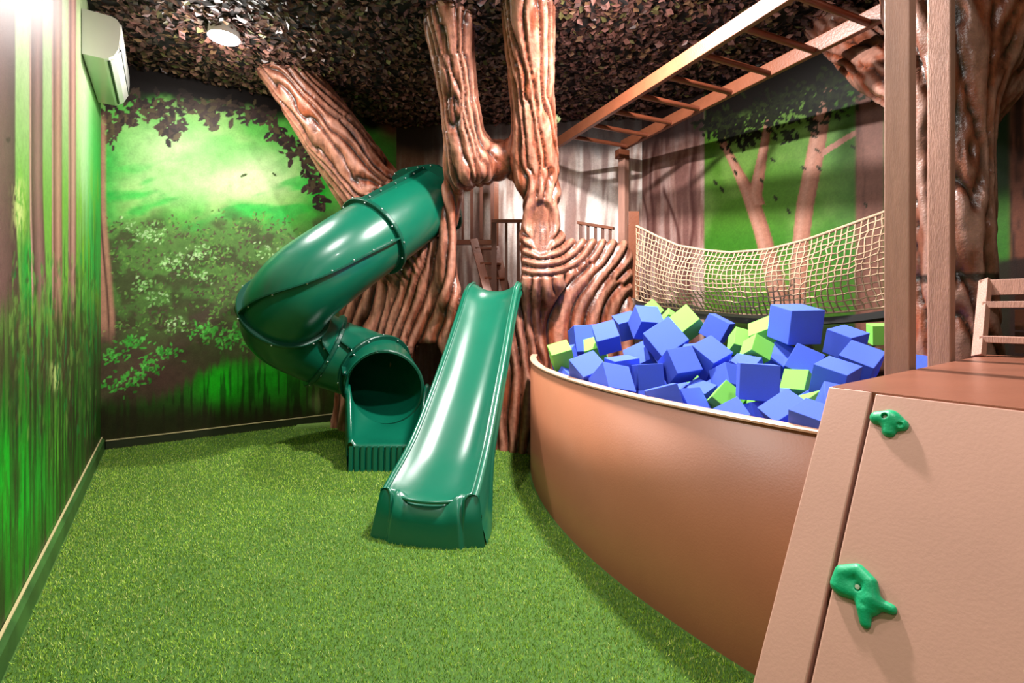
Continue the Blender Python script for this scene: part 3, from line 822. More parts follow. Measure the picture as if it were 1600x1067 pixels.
# ------------------------------------------------------------------ spiral tube slide
def spline(pts, n):
    pts = [np.array(p, float) for p in pts]
    pts = [2 * pts[0] - pts[1]] + pts + [2 * pts[-1] - pts[-2]]
    out = []
    for i in range(1, len(pts) - 2):
        p0, p1, p2, p3 = pts[i - 1:i + 3]
        for k in range(n):
            t = k / n
            out.append(.5 * ((2 * p1) + (-p0 + p2) * t + (2 * p0 - 5 * p1 + 4 * p2 - p3) * t * t + (-p0 + 3 * p1 - 3 * p2 + p3) * t ** 3))
    out.append(pts[-2]); return np.array(out)
TR = .38
def tube_slide():
    pts = [(-.98, 5.72, 2.76), (-1.27, 5.15, 2.37), (-1.62, 4.72, 1.99), (-2.00, 4.55, 1.63), (-2.27, 4.86, 1.31), (-2.03, 5.28, 1.03), (-1.52, 5.30, .83), (-1.28, 4.90, .68)]
    C = spline(pts, 14); m = len(C)
    T = np.gradient(C, axis=0); T /= np.linalg.norm(T, axis=1)[:, None]
    # end square to the room so that the mouth looks out over the turf
    T[-1] = np.array([.05, -1, -.12]); T[-1] /= np.linalg.norm(T[-1]); T[-2] = (T[-2] + T[-1]); T[-2] /= np.linalg.norm(T[-2])
    UP = np.array([0, 0, 1.]); S_ = np.cross(T, UP); S_ /= np.linalg.norm(S_, axis=1)[:, None]; R_ = np.cross(S_, T)
    def ring(i, r, n=48):
        a = 2 * PI * np.arange(n) / n
        return [Vector(C[i] + r * (math.cos(x) * S_[i] + math.sin(x) * R_[i])) for x in a]
    root = empty('tube_slide', (-1.6, 4.8, 0), 'dark green enclosed spiral tube slide curling out of the big tree', 'slide')
    cuts = [0, 20, 49, 70, 86, m - 1]
    # bolt head mesh shared by all bolts
    bm = bmesh.new(); bmesh.ops.create_uvsphere(bm, u_segments=8, v_segments=5, radius=.0095); bme = bpy.data.meshes.new('bolt_head'); bm.to_mesh(bme); bm.free(); bme.materials.append(M_BOLT)
    for p in bme.polygons: p.use_smooth = True
    nb = 0
    def bolt(p, par):
        o = bpy.data.objects.new('bolt', bme); COL.objects.link(o); o.parent = par
        o.location = Vector(p)
    for k in range(5):
        i0, i1 = cuts[k], cuts[k + 1]
        mb = MB()
        rows = [ring(i, TR) for i in range(i0, i1 + 1)]
        mb.strip(rows, closed=True)
        rin = [ring(i, TR - .012) for i in range(i0, i1 + 1)]
        mb.strip(rin, closed=True, flip=True)
        sec = mb.build('tube_section', M_GREEN, root)
        # collar where two sections are bolted together
        for e, i in ((0, i0), (1, i1)):
            if e == 1 and k != 4: continue
            if k == 0 and e == 0: continue
            cb = MB()
            prof = [(-.022, TR - .002), (-.022, TR + .04), (-.014, TR + .046), (.014, TR + .046), (.022, TR + .04), (.022, TR - .002)] if e == 0 else [(-.012, TR - .014), (-.012, TR + .012), (.004, TR + .016), (.012, TR + .004), (.012, TR - .014)]
            rr = []
            n = 48
            for q in range(n):
                x = 2 * PI * q / n; d = math.cos(x) * S_[i] + math.sin(x) * R_[i]
                rr.append([Vector(C[i] + d * r + T[i] * o) for o, r in prof])
            cb.strip(rr + [rr[0]], smooth=False)
            co = cb.build('collar' if e == 0 else 'mouth_rim', M_GREEN_DK, sec)
            if e == 0:
                for q in range(14):
                    x = 2 * PI * (q + .5) / 14; d = math.cos(x) * S_[i] + math.sin(x) * R_[i]
                    bolt(C[i] + d * (TR + .022) + T[i] * .026, sec) if q % 2 == 0 else bolt(C[i] + d * (TR + .049), sec)
        # long seams of the two half shells
        for a in ((PI / 2 + .25, -PI / 2 + .25), (.1, PI + .1), (-.2, PI - .2), (.5, PI + .5), (.35, PI + .2))[k]:
            sb = MB()
            sp = [(-.007, TR - .003), (-.007, TR + .042), (.007, TR + .042), (.007, TR - .003)]
            rr = []
            for i in range(i0, i1 + 1):
                d = math.cos(a) * S_[i] + math.sin(a) * R_[i]; w = np.cross(T[i], d)
                rr.append([Vector(C[i] + d * r + w * o) for o, r in sp])
            sb.strip(rr, smooth=False)
            sb.build('seam_flange', M_GREEN_DK, sec)
            L = np.linalg.norm(np.diff(C[i0:i1 + 1], axis=0), axis=1).sum(); nn = max(2, int(L / .16))
            for q in range(nn):
                i = int(i0 + (q + .5) * (i1 - i0) / nn); d = math.cos(a) * S_[i] + math.sin(a) * R_[i]; w = np.cross(T[i], d)
                sd = 1 if (w @ (C[i] - np.array([0, 0, HC]))) < 0 else -1
                bolt(C[i] + d * (TR + .02) + w * .012 * sd, sec)
    # square mounting panel on the tree
    mb = MB(); n = 48
    outer = []; inner = []
    cc = C[1]; tt = T[0]
    sx = S_[0]; ux = R_[0]
    for q in range(n):
        x = 2 * PI * q / n; cx, sy = math.cos(x), math.sin(x)
        p = 4.0; rad = .415 / ((abs(cx) ** p + abs(sy) ** p) ** (1 / p))
        outer.append((cx * rad, sy * rad)); inner.append((cx * (TR - .01), sy * (TR - .01)))
    rws = []
    for prof in ((inner, -.0), (outer, -.0), (outer, .03), (inner, .03)):
        rws.append([Vector(cc + sx * a + ux * b - tt * prof[1]) for a, b in prof[0]])
    mb.strip(rws + [rws[0]], closed=True, smooth=False)
    pan = mb.build('mounting_panel', M_GREEN_DK, root)
    for q in range(16):
        x = 2 * PI * q / 16 + .1; cx, sy = math.cos(x), math.sin(x); rad = .405 / ((abs(cx) ** 4 + abs(sy) ** 4) ** (1 / 4))
        bolt(cc + sx * cx * rad + ux * sy * rad + tt * .003, pan)
    # exit tray
    e = C[-1]; mb = MB()
    NX = 33; stn = []
    for t in np.linspace(0, 1, 15):
        y = e[1] + .03 - t * .47
        x0 = e[0] + .02 + .085 * t
        hw = TR - .0 - .1 * t
        zf = e[2] - TR + .012 - .07 * sst(0, .8, t)
        wall = (TR * .95) * (1 - sst(0, .9, t)) + .035
        row = []
        for k in range(NX):
            s = -1 + 2 * k / (NX - 1)
            pw = 2.0 + 5.5 * t
            h = 1 - (1 - abs(s) ** pw) ** (1 / pw) if abs(s) < 1 else 1
            row.append(Vector((x0 + s * hw, y, zf + h * wall)))
        # rolled rim and outer skirt to the ground
        lft = [Vector((x0 - hw - .045, y - .01, .0)), Vector((x0 - hw - .05, y, zf + wall - .03)), Vector((x0 - hw - .035, y, zf + wall + .008)), Vector((x0 - hw - .012, y, zf + wall + .012))]
        rgt = [Vector((x0 + hw + .012, y, zf + wall + .012)), Vector((x0 + hw + .035, y, zf + wall + .008)), Vector((x0 + hw + .05, y, zf + wall - .03)), Vector((x0 + hw + .045, y - .01, .0))]
        stn.append(lft + row + rgt)
    mb.strip(stn)
    last = stn[-1]
    lip = [[p + Vector((0, -.02, .0)) if 3 < i < len(last) - 4 else p + Vector((0, -.012, 0)) for i, p in enumerate(last)]]
    lip2 = [[Vector((p.x, p.y - .03, max(p.z - .03, 0))) for p in last]]
    low = [[Vector((p.x, p.y - .03, 0)) for p in last]]
    mb.strip([last] + lip + lip2)
    tray = mb.build('exit_tray', M_GREEN, root)
    # fluted front below the lip
    fb = MB(); r1, r2 = [], []
    x0 = last[0].x + .02; x1 = last[-1].x - .02; yy = last[0].y - .02; zt = last[len(last) // 2].z
    for k in range(121):
        s = k / 120; ph = (s * 11) % 1
        dep = .028 if ph < .62 else 0
        r1.append(Vector((x0 + (x1 - x0) * s, yy + .012 - dep, zt - .012))); r2.append(Vector((x0 + (x1 - x0) * s, yy - .0 - dep, .0)))
    fb.strip([r1, r2], smooth=False)
    fb.build('fluted_base', M_GREEN, root)
tube_slide()

# ------------------------------------------------------------------ open wave slide
def wave_slide():
    root = empty('open_slide', (-.4, 4.0, 0), 'open green wave slide running from the tree doorway down to the turf', 'slide')
    # stations: Y, centre column in plan, rim height, half width, chute depth
    K = np.array([
        # Y     X      zr    hw    dep   skirt
        [5.12, -.160, 1.752, .225, .085, .10],
        [5.00, -.178, 1.748, .225, .095, .12],
        [4.86, -.205, 1.690, .225, .105, .13],
        [4.60, -.255, 1.455, .226, .120, .14],
        [4.25, -.318, 1.130, .232, .130, .15],
        [3.95, -.372, .870, .238, .130, .17],
        [3.70, -.420, .655, .246, .125, .20],
        [3.50, -.458, .505, .254, .115, .26],
        [3.34, -.488, .415, .262, .10, .415],
        [3.22, -.510, .358, .268, .09, .358],
        [3.14, -.524, .322, .270, .075, .322],
        [3.10, -.531, .306, .270, .060, .306]])
    n = 60
    tt = np.linspace(K[0, 0], K[-1, 0], n)
    o = np.argsort(K[:, 0])
    def cub(col):
        x = K[o, 0]; y = K[o, col]; m = np.gradient(y, x)
        i = np.clip(np.searchsorted(x, tt) - 1, 0, len(x) - 2); h = x[i + 1] - x[i]; t = (tt - x[i]) / h
        return (2 * t ** 3 - 3 * t ** 2 + 1) * y[i] + (t ** 3 - 2 * t ** 2 + t) * h * m[i] + (-2 * t ** 3 + 3 * t ** 2) * y[i + 1] + (t ** 3 - t ** 2) * h * m[i + 1]
    xs, zr, hw, dp, sk = (cub(c) for c in range(1, 6))
    rows = []; bl = []; br = []
    for i in range(n):
        c = Vector((xs[i], tt[i], 0)); sd = Vector((.982, -.19, 0))
        z, w, d, s = zr[i], hw[i], dp[i], sk[i]
        fl = max(0, z - s)
        q = .05 * sst(3.7, 3.15, tt[i])
        half = [(w + .062 + q, -s), (w + .056 + q * .7, -s * .72), (w + .046 + q * .65, -s * .66), (w + .06 + q * .4, -s * .42), (w + .05 + q * .36, -s * .36), (w + .058, -.022), (w + .05, -.006), (w + .036, 0), (w + .016, -.001), (w + .002, -.012)] + [(w * k, -d * (1 - .92 * k ** 2.6)) for k in (.93, .86, .76, .64, .5, .34, .17)]
        pr = [(-x, y) for x, y in half] + [(0, -d)] + [(x, y) for x, y in reversed(half)]
        rows.append([c + sd * x + Vector((0, 0, max(z + y, 0))) for x, y in pr])
        bl.append(c - sd * (w + .01) + Vector((0, 0, z - .0))); br.append(c + sd * (w + .01) + Vector((0, 0, z - .0)))
    mb = MB(); mb.strip(rows)
    # underside closes the shell
    und = []
    for r in rows: und.append([r[0], r[0] + (r[-1] - r[0]) * .5 + Vector((0, 0, .02)), r[-1]])
    body = mb.build('chute', M_GREEN, root)
    # front end: bulging centre panel between two corner shoulders
    last = rows[-1]; sd = Vector((.982, -.19, 0)); fw = Vector((-.19, -.982, 0))
    c = Vector((xs[-1], tt[-1], 0)); W = hw[-1] + .105
    def fr(x): # horizontal push of the front face
        ax = abs(x)
        p = .012 + .055 * (1 - (x / W) ** 2)
        return p + .022 * sst(.25, .232, ax)
    top = []; r1 = []; r2 = []; r3 = []
    for k in range(81):
        s = -1 + 2 * k / 80; x = s * W; ax = abs(x)
        # top edge dips into the U-shaped lip of the chute
        zt = .30 - .052 * sst(.235, .12, ax)
        k0 = (hw[-1] + .064) / W; k1 = 1 - (1 - k0) * .45
        top.append(c + sd * x * k0 + Vector((0, 0, zt)) + fw * -.01)
        r1.append(c + sd * x * k0 + Vector((0, 0, zt - .012)) + fw * (fr(x) - .02)); r2.append(c + sd * x * k1 + Vector((0, 0, .14)) + fw * (fr(x) + .012))
        r3.append(c + sd * x * 1.02 + Vector((0, 0, 0)) + fw * (fr(x) + .03))
    fb = MB(); fb.strip([top, r1, r2, r3])
    fb.build('front_end', M_GREEN, root)
    # raised bead around the foot of the chute
    bead = MB(); pts = []
    for k in range(25):
        a = PI * k / 24
        x = -math.cos(a) * .225; yb = .10 - .17 * math.sin(a) ** .7
        base = c - fw * yb
        zz = .252 + .42 * max(0, yb) ** 1.3 + .012
        pts.append(c + sd * x - fw * yb + Vector((0, 0, zz)))
    bead.tube(pts, .013, 10)
    bead.build('foot_bead', M_GREEN, root)
    # side beads
    for q, sg in ((bl, -1), (br, 1)):
        q.append(c + sd * sg * .262 + fw * .012 + Vector((0, 0, .306))); q.append(c + sd * sg * .243 + fw * .03 + Vector((0, 0, .28))); q.append(c + sd * sg * .241 + fw * .045 + Vector((0, 0, .15))); q.append(c + sd * sg * .242 + fw * .06 + Vector((0, 0, .02)))
    for nm, q in (('edge_bead', bl), ('edge_bead', br)):
        b = MB(); b.tube(q, .011, 8); b.build(nm, M_GREEN, root)
wave_slide()
# ------------------------------------------------------------------ foam pit
PC = Vector((4.35, 4.4, 0)); RO = 4.18; RI = 4.13; PZ = 1.02
def arc(r, t): return Vector((PC.x - r * math.cos(t), PC.y - r * math.sin(t), 0))
t0 = -.13
t1 = 0
while True:
    p = arc(RO, t1)
    if -.579 * p.x + .815 * p.y < .66: break
    t1 += .002
TS = [t0 + (t1 - t0) * i / 90 for i in range(91)]
root = empty('foam_pit_surround', tuple(arc(RO, .4)), 'long curved brown wall around the pit of foam cubes', 'pit wall')
mb = MB()
mb.strip([[arc(RI, t) + Vector((0, 0, 0)), arc(RI, t) + Vector((0, 0, PZ - .012)), arc(RO, t) + Vector((0, 0, PZ - .012)), arc(RO, t)] for t in TS], smooth=True)
mb.build('curved_panel', M_PIT, root)
mb = MB()
mb.strip([[arc(RI - .006, t) + Vector((0, 0, PZ - .012)), arc(RI - .006, t) + Vector((0, 0, PZ - .004)), arc(RI, t) + Vector((0, 0, PZ)), arc(RO - .002, t) + Vector((0, 0, PZ)), arc(RO + .005, t) + Vector((0, 0, PZ - .004)), arc(RO + .005, t) + Vector((0, 0, PZ - .013))] for t in TS], smooth=False)
mb.build('rim', M_RIM, root)
for nm in ('curved_panel', 'rim'):
    pass
# padded base of the pit
mb = MB(); pol = [arc(RI - .01, t) for t in TS[14::4]] + [ab(1.95, .77), ab(3.4, .77), ab(3.4, 1.35), ab(3.9, 1.5), ab(3.9, 2.9), ab(3.5, 3.0)]
n = len(pol); cen = ab(3.0, 1.9)
def pad_z(p):
    d = RI - math.hypot(p.x - PC.x, p.y - PC.y)
    t = min(max((d - .6) / .6, 0), 1)
    return .79 + .18 * t * t * (3 - 2 * t)
rings = [[Vector((p.x, p.y, .003)) for p in pol]]
for k in range(13):
    ring = [p.lerp(cen, k / 12) for p in pol]
    rings.append([Vector((p.x, p.y, pad_z(p))) for p in ring])
mb.strip(rings, closed=True)
mb.add(rings[0], [tuple(range(n))])
tag(mb.build('pit_mattress', paint('pit_mattress_cover', lin(24, 34, 92), .8, .1, 10)), 'dark blue padded base at the bottom of the foam pit', 'mattress')

def foam_mesh(name, mat):
    bm = bmesh.new(); bmesh.ops.create_cube(bm, size=1.0)
    bmesh.ops.bevel(bm, geom=bm.edges[:], offset=.022, segments=2, affect='EDGES', profile=.6)
    me = bpy.data.meshes.new(name); bm.to_mesh(me); bm.free(); me.materials.append(mat)
    return me
ME_B = foam_mesh('foam_cube_blue', M_FOAM_B); ME_G = foam_mesh('foam_cube_green', M_FOAM_G)
CUBES = [
    ('b', 0.432, 3.998, 1.061, -0.9590, -0.1340, 0.1139, 0.2224, 0.173, 'blue foam cube at the far left tip of the pit, behind the leftmost green cube'),
    ('g', 0.380, 3.762, 1.109, -0.5563, 0.2740, 0.4613, 0.6346, 0.160, 'leftmost pale green foam cube, tilted against the rim at the tip of the pit'),
    ('b', 0.625, 4.173, 1.204, -0.9895, 0.1251, 0.0331, -0.0636, 0.226, 'upright blue foam cube standing against the carved trunk at the left of the heap'),
    ('g', 0.668, 3.882, 1.145, 0.8638, -0.4591, -0.0561, -0.1999, 0.151, 'pale green foam cube half buried in front of the upright blue cube by the trunk'),
    ('b', 0.720, 3.699, 1.252, -0.1432, 0.0034, -0.9152, -0.3768, 0.173, 'blue foam cube just right of the half buried green cube, flat side forward'),
    ('b', 0.503, 3.206, 1.042, -0.3048, 0.9286, 0.1834, 0.1054, 0.187, 'blue foam cube on the rim immediately right of the leftmost green cube'),
    ('b', 0.608, 2.971, 1.001, -0.9105, 0.3669, -0.0331, -0.1880, 0.187, 'blue foam cube with a pale left side, second blue cube along the rim'),
    ('b', 0.851, 3.051, 1.041, -0.9974, 0.0672, 0.0241, -0.0032, 0.159, 'square-on blue foam cube on the rim, third blue cube from the left'),
    ('b', 1.125, 4.218, 1.023, 0.1334, 0.2940, 0.8723, -0.3672, 0.217, 'dark-sided blue foam cube behind the flat-lying cube in the left half of the heap'),
    ('b', 0.731, 3.220, 1.059, -0.9922, -0.0311, 0.0511, -0.1095, 0.173, 'flat-lying blue foam cube with a pale top, behind the rim cubes at the left'),
    ('b', 1.252, 3.973, 1.202, -0.4769, -0.1706, 0.5127, -0.6933, 0.252, 'large pale blue foam cube tilted on its corner in the left middle of the heap'),
    ('b', 1.028, 2.984, 1.120, 0.3302, -0.5333, -0.6981, -0.3453, 0.167, 'blue foam cube with a pyramid-like corner pointing forward, right of the square-on rim cube'),
    ('b', 1.216, 3.015, 1.161, -0.1854, 0.4479, 0.8181, 0.3095, 0.174, 'blue foam cube with a broad pale diamond top in the centre of the heap'),
    ('b', 1.705, 4.046, 1.313, 0.2263, -0.3091, -0.9207, -0.0740, 0.184, 'blue foam cube tilted forward under the lowest sag of the net'),
    ('g', 1.518, 4.208, 1.351, 0.0177, -0.5786, -0.6103, -0.5408, 0.196, 'largest pale green foam cube high at the back of the heap under the net'),
    ('b', 1.226, 4.459, 1.349, 0.9297, 0.3580, 0.0611, 0.0617, 0.221, 'pale blue foam cube at the top left of the heap, below the net corner'),
    ('b', 1.126, 4.796, 1.307, 0.9698, 0.2041, -0.1236, 0.0516, 0.204, 'blue foam cube at the top left of the heap, nearest the carved trunk'),
    ('b', 0.791, 2.522, 0.983, -0.1324, -0.0881, -0.9839, 0.0813, 0.159, 'blue foam cube with a long sloping top edge, fourth along the rim from the left'),
    ('b', 0.950, 2.627, 0.938, -0.4741, -0.3797, 0.2285, -0.7608, 0.148, 'pale blue foam cube next right of the rim cube with the long sloping edge'),
    ('b', 1.110, 2.840, 0.963, -0.0048, 0.4526, 0.8696, 0.1970, 0.121, 'pale blue foam cube lying behind the rim, left of the front green cube'),
    ('b', 1.262, 2.846, 1.057, -0.1345, -0.5314, -0.8007, 0.2417, 0.133, 'dark blue foam cube in the hollow left of the big square-on front cube'),
    ('b', 1.178, 2.337, 1.115, -0.9839, 0.0293, -0.0257, 0.1745, 0.170, 'big square-on blue foam cube at the front centre right of the heap'),
    ('g', 1.628, 2.766, 1.033, 0.2196, 0.3819, 0.8060, 0.3954, 0.130, 'bright green foam cube with a darker right side, right of the big square-on blue cube'),
    ('b', 1.164, 2.035, 1.006, -0.1498, -0.6868, -0.6464, -0.2968, 0.149, 'pale blue foam cube with its peak up, in front of the bright green cube'),
    ('b', 1.154, 1.866, 1.024, -0.8529, -0.1782, -0.0084, 0.4906, 0.122, 'rightmost blue foam cube on the rim, beside the edge of the climbing ramp'),
    ('g', 1.138, 2.600, 0.972, 0.2019, -0.3357, -0.7967, -0.4603, 0.136, 'green foam cube with its corner up, left of the big square-on blue cube'),
    ('b', 1.016, 2.209, 0.954, -0.0546, 0.2927, 0.2342, -0.9255, 0.130, 'blue foam cube on the rim in front of the front green cube'),
    ('g', 1.632, 3.458, 1.229, -0.9488, 0.2705, -0.1556, 0.0488, 0.146, 'green foam cube with a square face below the net, left of the topmost blue cube'),
    ('g', 1.517, 3.020, 1.209, 0.2160, -0.1580, -0.8314, -0.4870, 0.129, 'folded-looking pale green foam cube directly behind the big square-on blue cube'),
    ('b', 1.760, 3.025, 1.375, -0.9938, -0.1007, 0.0044, -0.0459, 0.212, 'topmost blue foam cube, perched level on the heap in front of the net'),
    ('b', 1.697, 2.555, 1.097, 0.0656, -0.4717, -0.8631, -0.1681, 0.163, 'blue foam cube with a shaded purple top beside the corner of the platform'),
    ('b', 2.020, 2.836, 1.140, 0.0592, -0.4161, -0.8537, -0.3074, 0.178, 'large blue foam cube tilted beside the nearer timber post'),
    ('b', 2.118, 3.088, 1.253, -0.3358, -0.4503, -0.4593, -0.6881, 0.163, 'blue foam cube behind the tilted one, right of the topmost cube'),
    ('g', 2.472, 3.260, 1.301, -0.9823, -0.0566, 0.0341, 0.1751, 0.130, 'green foam cube partly hidden behind the nearer timber post'),
    ('g', 1.494, 4.599, 1.359, -0.4940, -0.8158, -0.1530, 0.2590, 0.155, 'green foam cube showing a corner behind the large pale green cube under the net'),
    ('g', 1.350, 4.750, 1.444, 0.7618, 0.0736, -0.3706, -0.5262, 0.155, 'green foam cube showing only its tip behind the pale blue cube at the net corner'),
    ('g', 1.506, 2.486, 0.938, 0.3407, 0.7440, 0.1241, -0.5613, 0.155, 'green foam cube showing a sliver behind the rightmost rim cube'),
    ('b', 1.528, 2.278, 1.000, 0.3753, -0.6266, -0.0795, 0.6784, 0.155, 'blue foam cube squeezed against the upper corner of the climbing ramp'),
    ('g', 1.694, 3.251, 1.300, 0.0593, 0.8237, 0.4456, 0.3456, 0.155, 'green foam cube tucked behind the left side of the topmost blue cube'),
    ('b', 1.707, 3.084, 1.147, -0.6605, 0.5124, -0.0584, -0.5458, 0.155, 'blue foam cube supporting the topmost cube on its left'),
    ('b', 1.729, 2.871, 1.149, -0.2152, -0.4360, 0.8633, 0.1349, 0.155, 'blue foam cube supporting the topmost cube on its right'),
    ('g', 1.284, 2.498, 0.936, 0.6019, 0.1063, 0.7914, -0.0127, 0.155, 'small corner of a green foam cube beside the green cube with its corner up'),
    ('b', 2.316, 2.750, 1.095, -0.0326, -0.2620, -0.9022, -0.3411, 0.155, 'blue foam cube glimpsed between the two timber posts'),
    ('b', 1.412, 3.753, 1.099, -0.5257, -0.6529, 0.1083, -0.5344, 0.155, 'blue foam cube in shade beneath the large pale green cube at the back'),
    ('b', 1.415, 2.949, 1.080, -0.4798, -0.2938, 0.8191, -0.1116, 0.155, 'blue foam cube in shade behind the left edge of the big square-on blue cube'),
    ('b', 1.159, 2.329, 0.930, -0.2840, -0.6971, -0.0047, 0.6583, 0.150, None),
    ('b', 1.443, 2.662, 0.930, 0.0168, -0.9396, -0.2177, -0.2636, 0.150, None),
    ('b', 1.643, 2.641, 0.916, 0.2563, 0.6181, -0.1482, -0.7282, 0.150, None),
    ('b', 1.155, 3.016, 0.930, -0.8721, -0.2297, -0.4205, 0.0992, 0.150, None),
    ('b', 1.315, 3.172, 0.930, 0.4789, 0.8572, -0.0586, 0.1799, 0.150, None),
    ('b', 0.936, 3.203, 0.917, 0.9603, -0.2146, 0.1340, 0.1178, 0.150, None),
    ('b', 1.113, 3.196, 0.889, 0.5081, -0.4192, -0.5444, -0.5194, 0.150, None),
    ('g', 1.290, 3.364, 0.930, -0.5528, 0.5542, -0.6217, 0.0283, 0.150, None),
    ('b', 0.915, 3.402, 0.929, -0.7695, -0.0461, -0.4590, -0.4417, 0.150, None),
    ('b', 0.425, 3.684, 0.919, 0.0260, 0.8390, -0.4671, -0.2778, 0.150, None),
    ('b', 1.640, 3.470, 1.052, 0.9801, 0.0000, 0.0000, 0.1987, 0.150, 'blue foam cube hidden in the heap directly beneath the square-faced green cube'),
]
for (col, x, y, z, qw, qx, qy, qz, s, lb) in CUBES:
    o = bpy.data.objects.new('foam_cube', ME_B if col == 'b' else ME_G); COL.objects.link(o)
    o.location = (x, y, z); o.rotation_mode = 'QUATERNION'; o.rotation_quaternion = (qw, qx, qy, qz); o.scale = (s, s, s)
    if lb is None: lb = ('blue' if col == 'b' else 'green') + ' foam cube buried deep in the heap, only a sliver showing'
    tag(o, lb, 'foam cube', 'foam cubes heaped in the pit')

# ------------------------------------------------------------------ climbing ramp and platform
PH = 1.22; PB = .655; PA = 1.66; RUN = .62
eu = (ab(RUN, 0, 1)).normalized()            # up the slope
er = ab(0, -1)                               # across the ramp, away from the pit
en = ab(-1, 0, RUN).normalized()             # out of the face
top0 = ab(PA, PB, PH)
LEN = PH * math.sqrt(1 + RUN * RUN)
root = empty('climbing_ramp', tuple(ab(PA - .4, PB - .8, 0)), 'sloping brown climbing board with green holds at the lower right', 'climbing ramp')
def rbox(mb, r0, r1, u0, u1, n0, n1):       # along er, down from the top along -eu, depth along en
    c = lambda r, u, n: top0 + er * r - eu * u + en * n
    mb.box8([c(r0, u0, n0), c(r1, u0, n0), c(r1, u1, n0), c(r0, u1, n0), c(r0, u0, n1), c(r1, u0, n1), c(r1, u1, n1), c(r0, u1, n1)])
E4 = LEN - .012
mb = MB(); rbox(mb, 0, .112, 0, E4, -.03, 0); mb.build('edge_board', M_BROWN, root, bevel=.004)
mb = MB(); rbox(mb, .122, 1.75, .006, E4, -.03, .002); mb.build('climbing_panel', M_BROWN, root, bevel=.004)
mb = MB(); rbox(mb, .108, .126, .004, E4, -.03, -.02); mb.build('joint_strip', M_DARKWOOD, root)
mb = MB()
w = .03
tri = [ab(PA + .03, PB - w, PH - .08), ab(PA + .03, PB - w, .003), ab(PA - RUN * PH + .06, PB - w, .003)]
mb.add([p for p in tri] + [p + ab(0, w - .004) for p in tri], [(0, 1, 2), (5, 4, 3), (0, 3, 4, 1), (1, 4, 5, 2), (2, 5, 3, 0)])
mb.build('side_panel', M_BROWN, root)

root = empty('platform', tuple(ab(2.5, 0, 0)), 'raised brown platform behind the climbing ramp, carrying the small ladder', 'platform')
mb = MB()
A1 = 3.6
def abox(mb, a0, a1, b0, b1, z0, z1):
    mb.box8([ab(a0, b0, z0), ab(a1, b0, z0), ab(a1, b1, z0), ab(a0, b1, z0), ab(a0, b0, z1), ab(a1, b0, z1), ab(a1, b1, z1), ab(a0, b1, z1)])
abox(mb, PA + .004, A1, -1.1, PB, PH - .04, PH); mb.build('deck', M_DECK, root, bevel=.003)
mb = MB(); abox(mb, PA + .05, A1 - .01, PB - .035, PB - .005, .003, PH - .04); mb.build('side_panel', M_BROWN, root)
mb = MB(); abox(mb, A1 - .04, A1 - .01, -1.09, PB - .04, .003, PH - .04); mb.build('back_panel', M_BROWN, root)

def ray_ramp(u, v):
    d = Vector(((u - 800) / F, 1, -(v - HV) / F)); o = Vector((0, 0, HC))
    t = (top0 - o).dot(en) / d.dot(en)
    return o + d * t
def hold(u, v, label, chain, holes, sc):
    c = ray_ramp(u, v)
    def f(P):
        d = None
        for (pts, rad) in chain:
            e = d_caps(P, [tuple(x * sc for x in q) for q in pts], [r * sc for r in rad])
            d = e if d is None else smin(d, e, .22 * sc)
        for (x, y, z, r, dep) in holes:
            hh = np.maximum(np.hypot(P[:, 0] - x * sc, P[:, 1] - y * sc) - r * sc, dep * sc - P[:, 2])
            d = smax(d, -hh, .03 * sc)
        return np.maximum(d, -P[:, 2] + .0005)
    V, Fc = surface_nets(f, (-1.5 * sc, -1.5 * sc, -.004), (1.5 * sc, 1.5 * sc, 1.1 * sc), .055 * sc)
    V, N, Fc = subdivided(V, Fc, 1)
    Wd = np.array([list(c)]) + V[:, :1] * np.array([list(er)]) + V[:, 1:2] * np.array([list(eu)]) + V[:, 2:] * np.array([list(en)])
    root = empty('climbing_hold', tuple(c), label, 'climbing hold', 'green climbing holds on the ramp')
    link_mesh('grip', np_mesh('grip', Wd, Fc[:, ::-1] if er.cross(eu).dot(en) < 0 else Fc), M_HOLD, root)
    hx, hy, hz, hr, dep = holes[0]
    p = c + er * hx * sc + eu * hy * sc + en * (dep * sc + .0)
    b = MB(); b.tube([p - en * .002, p + en * .006], hr * sc * .62, 12); b.tube([p + en * .006, p + en * .007], hr * sc * .3, 6)
    b.build('bolt', M_BOLT, root)
hold(1388, 664, 'small rounded green hold near the top of the climbing ramp',
     [([(-.55, .3, .05), (.1, .42, .1), (.62, .1, .05)], [.42, .46, .38]), ([(.1, .3, .1), (.12, -.42, .04)], [.5, .36])],
     [(-.12, .34, 0, .17, .22), (.66, -.02, 0, .14, .3)], .046)
hold(1342, 926, 'large hooked green hold low on the climbing ramp',
     [([(-.72, -.02, .05), (-.62, .5, .15), (-.1, .78, .22), (.36, .5, .25), (.5, .0, .2), (.6, -.4, .1)], [.3, .3, .28, .28, .28, .2]),
      ([(.5, -.12, .2), (1.12, -.12, .08)], [.22, .2]), ([(-.35, .2, -.12), (.2, .25, -.12)], [.42, .42]), ([(-.5, -.1, .0), (.12, -.05, .05), (.3, -.5, .14), (.42, -.98, .06)], [.3, .3, .26, .2])],
     [(.02, .16, 0, .14, .26), (.3, -.4, 0, .09, .38)], .060)

# ------------------------------------------------------------------ posts, monkey bars
def post(name, a0, label, b0=.665, s=.085):
    mb = MB(); abox(mb, a0, a0 + s, b0, b0 + s, .003, CEIL - .003)
    o = mb.build(name, M_POST, None, bevel=.005); tag(o, label, 'post', 'timber posts by the platform')
post('timber_post', 2.42, 'square timber post at the near end of the pit, closest to the climbing ramp')
post('timber_post', 2.98, 'second square timber post, in front of the dark carved trunk')

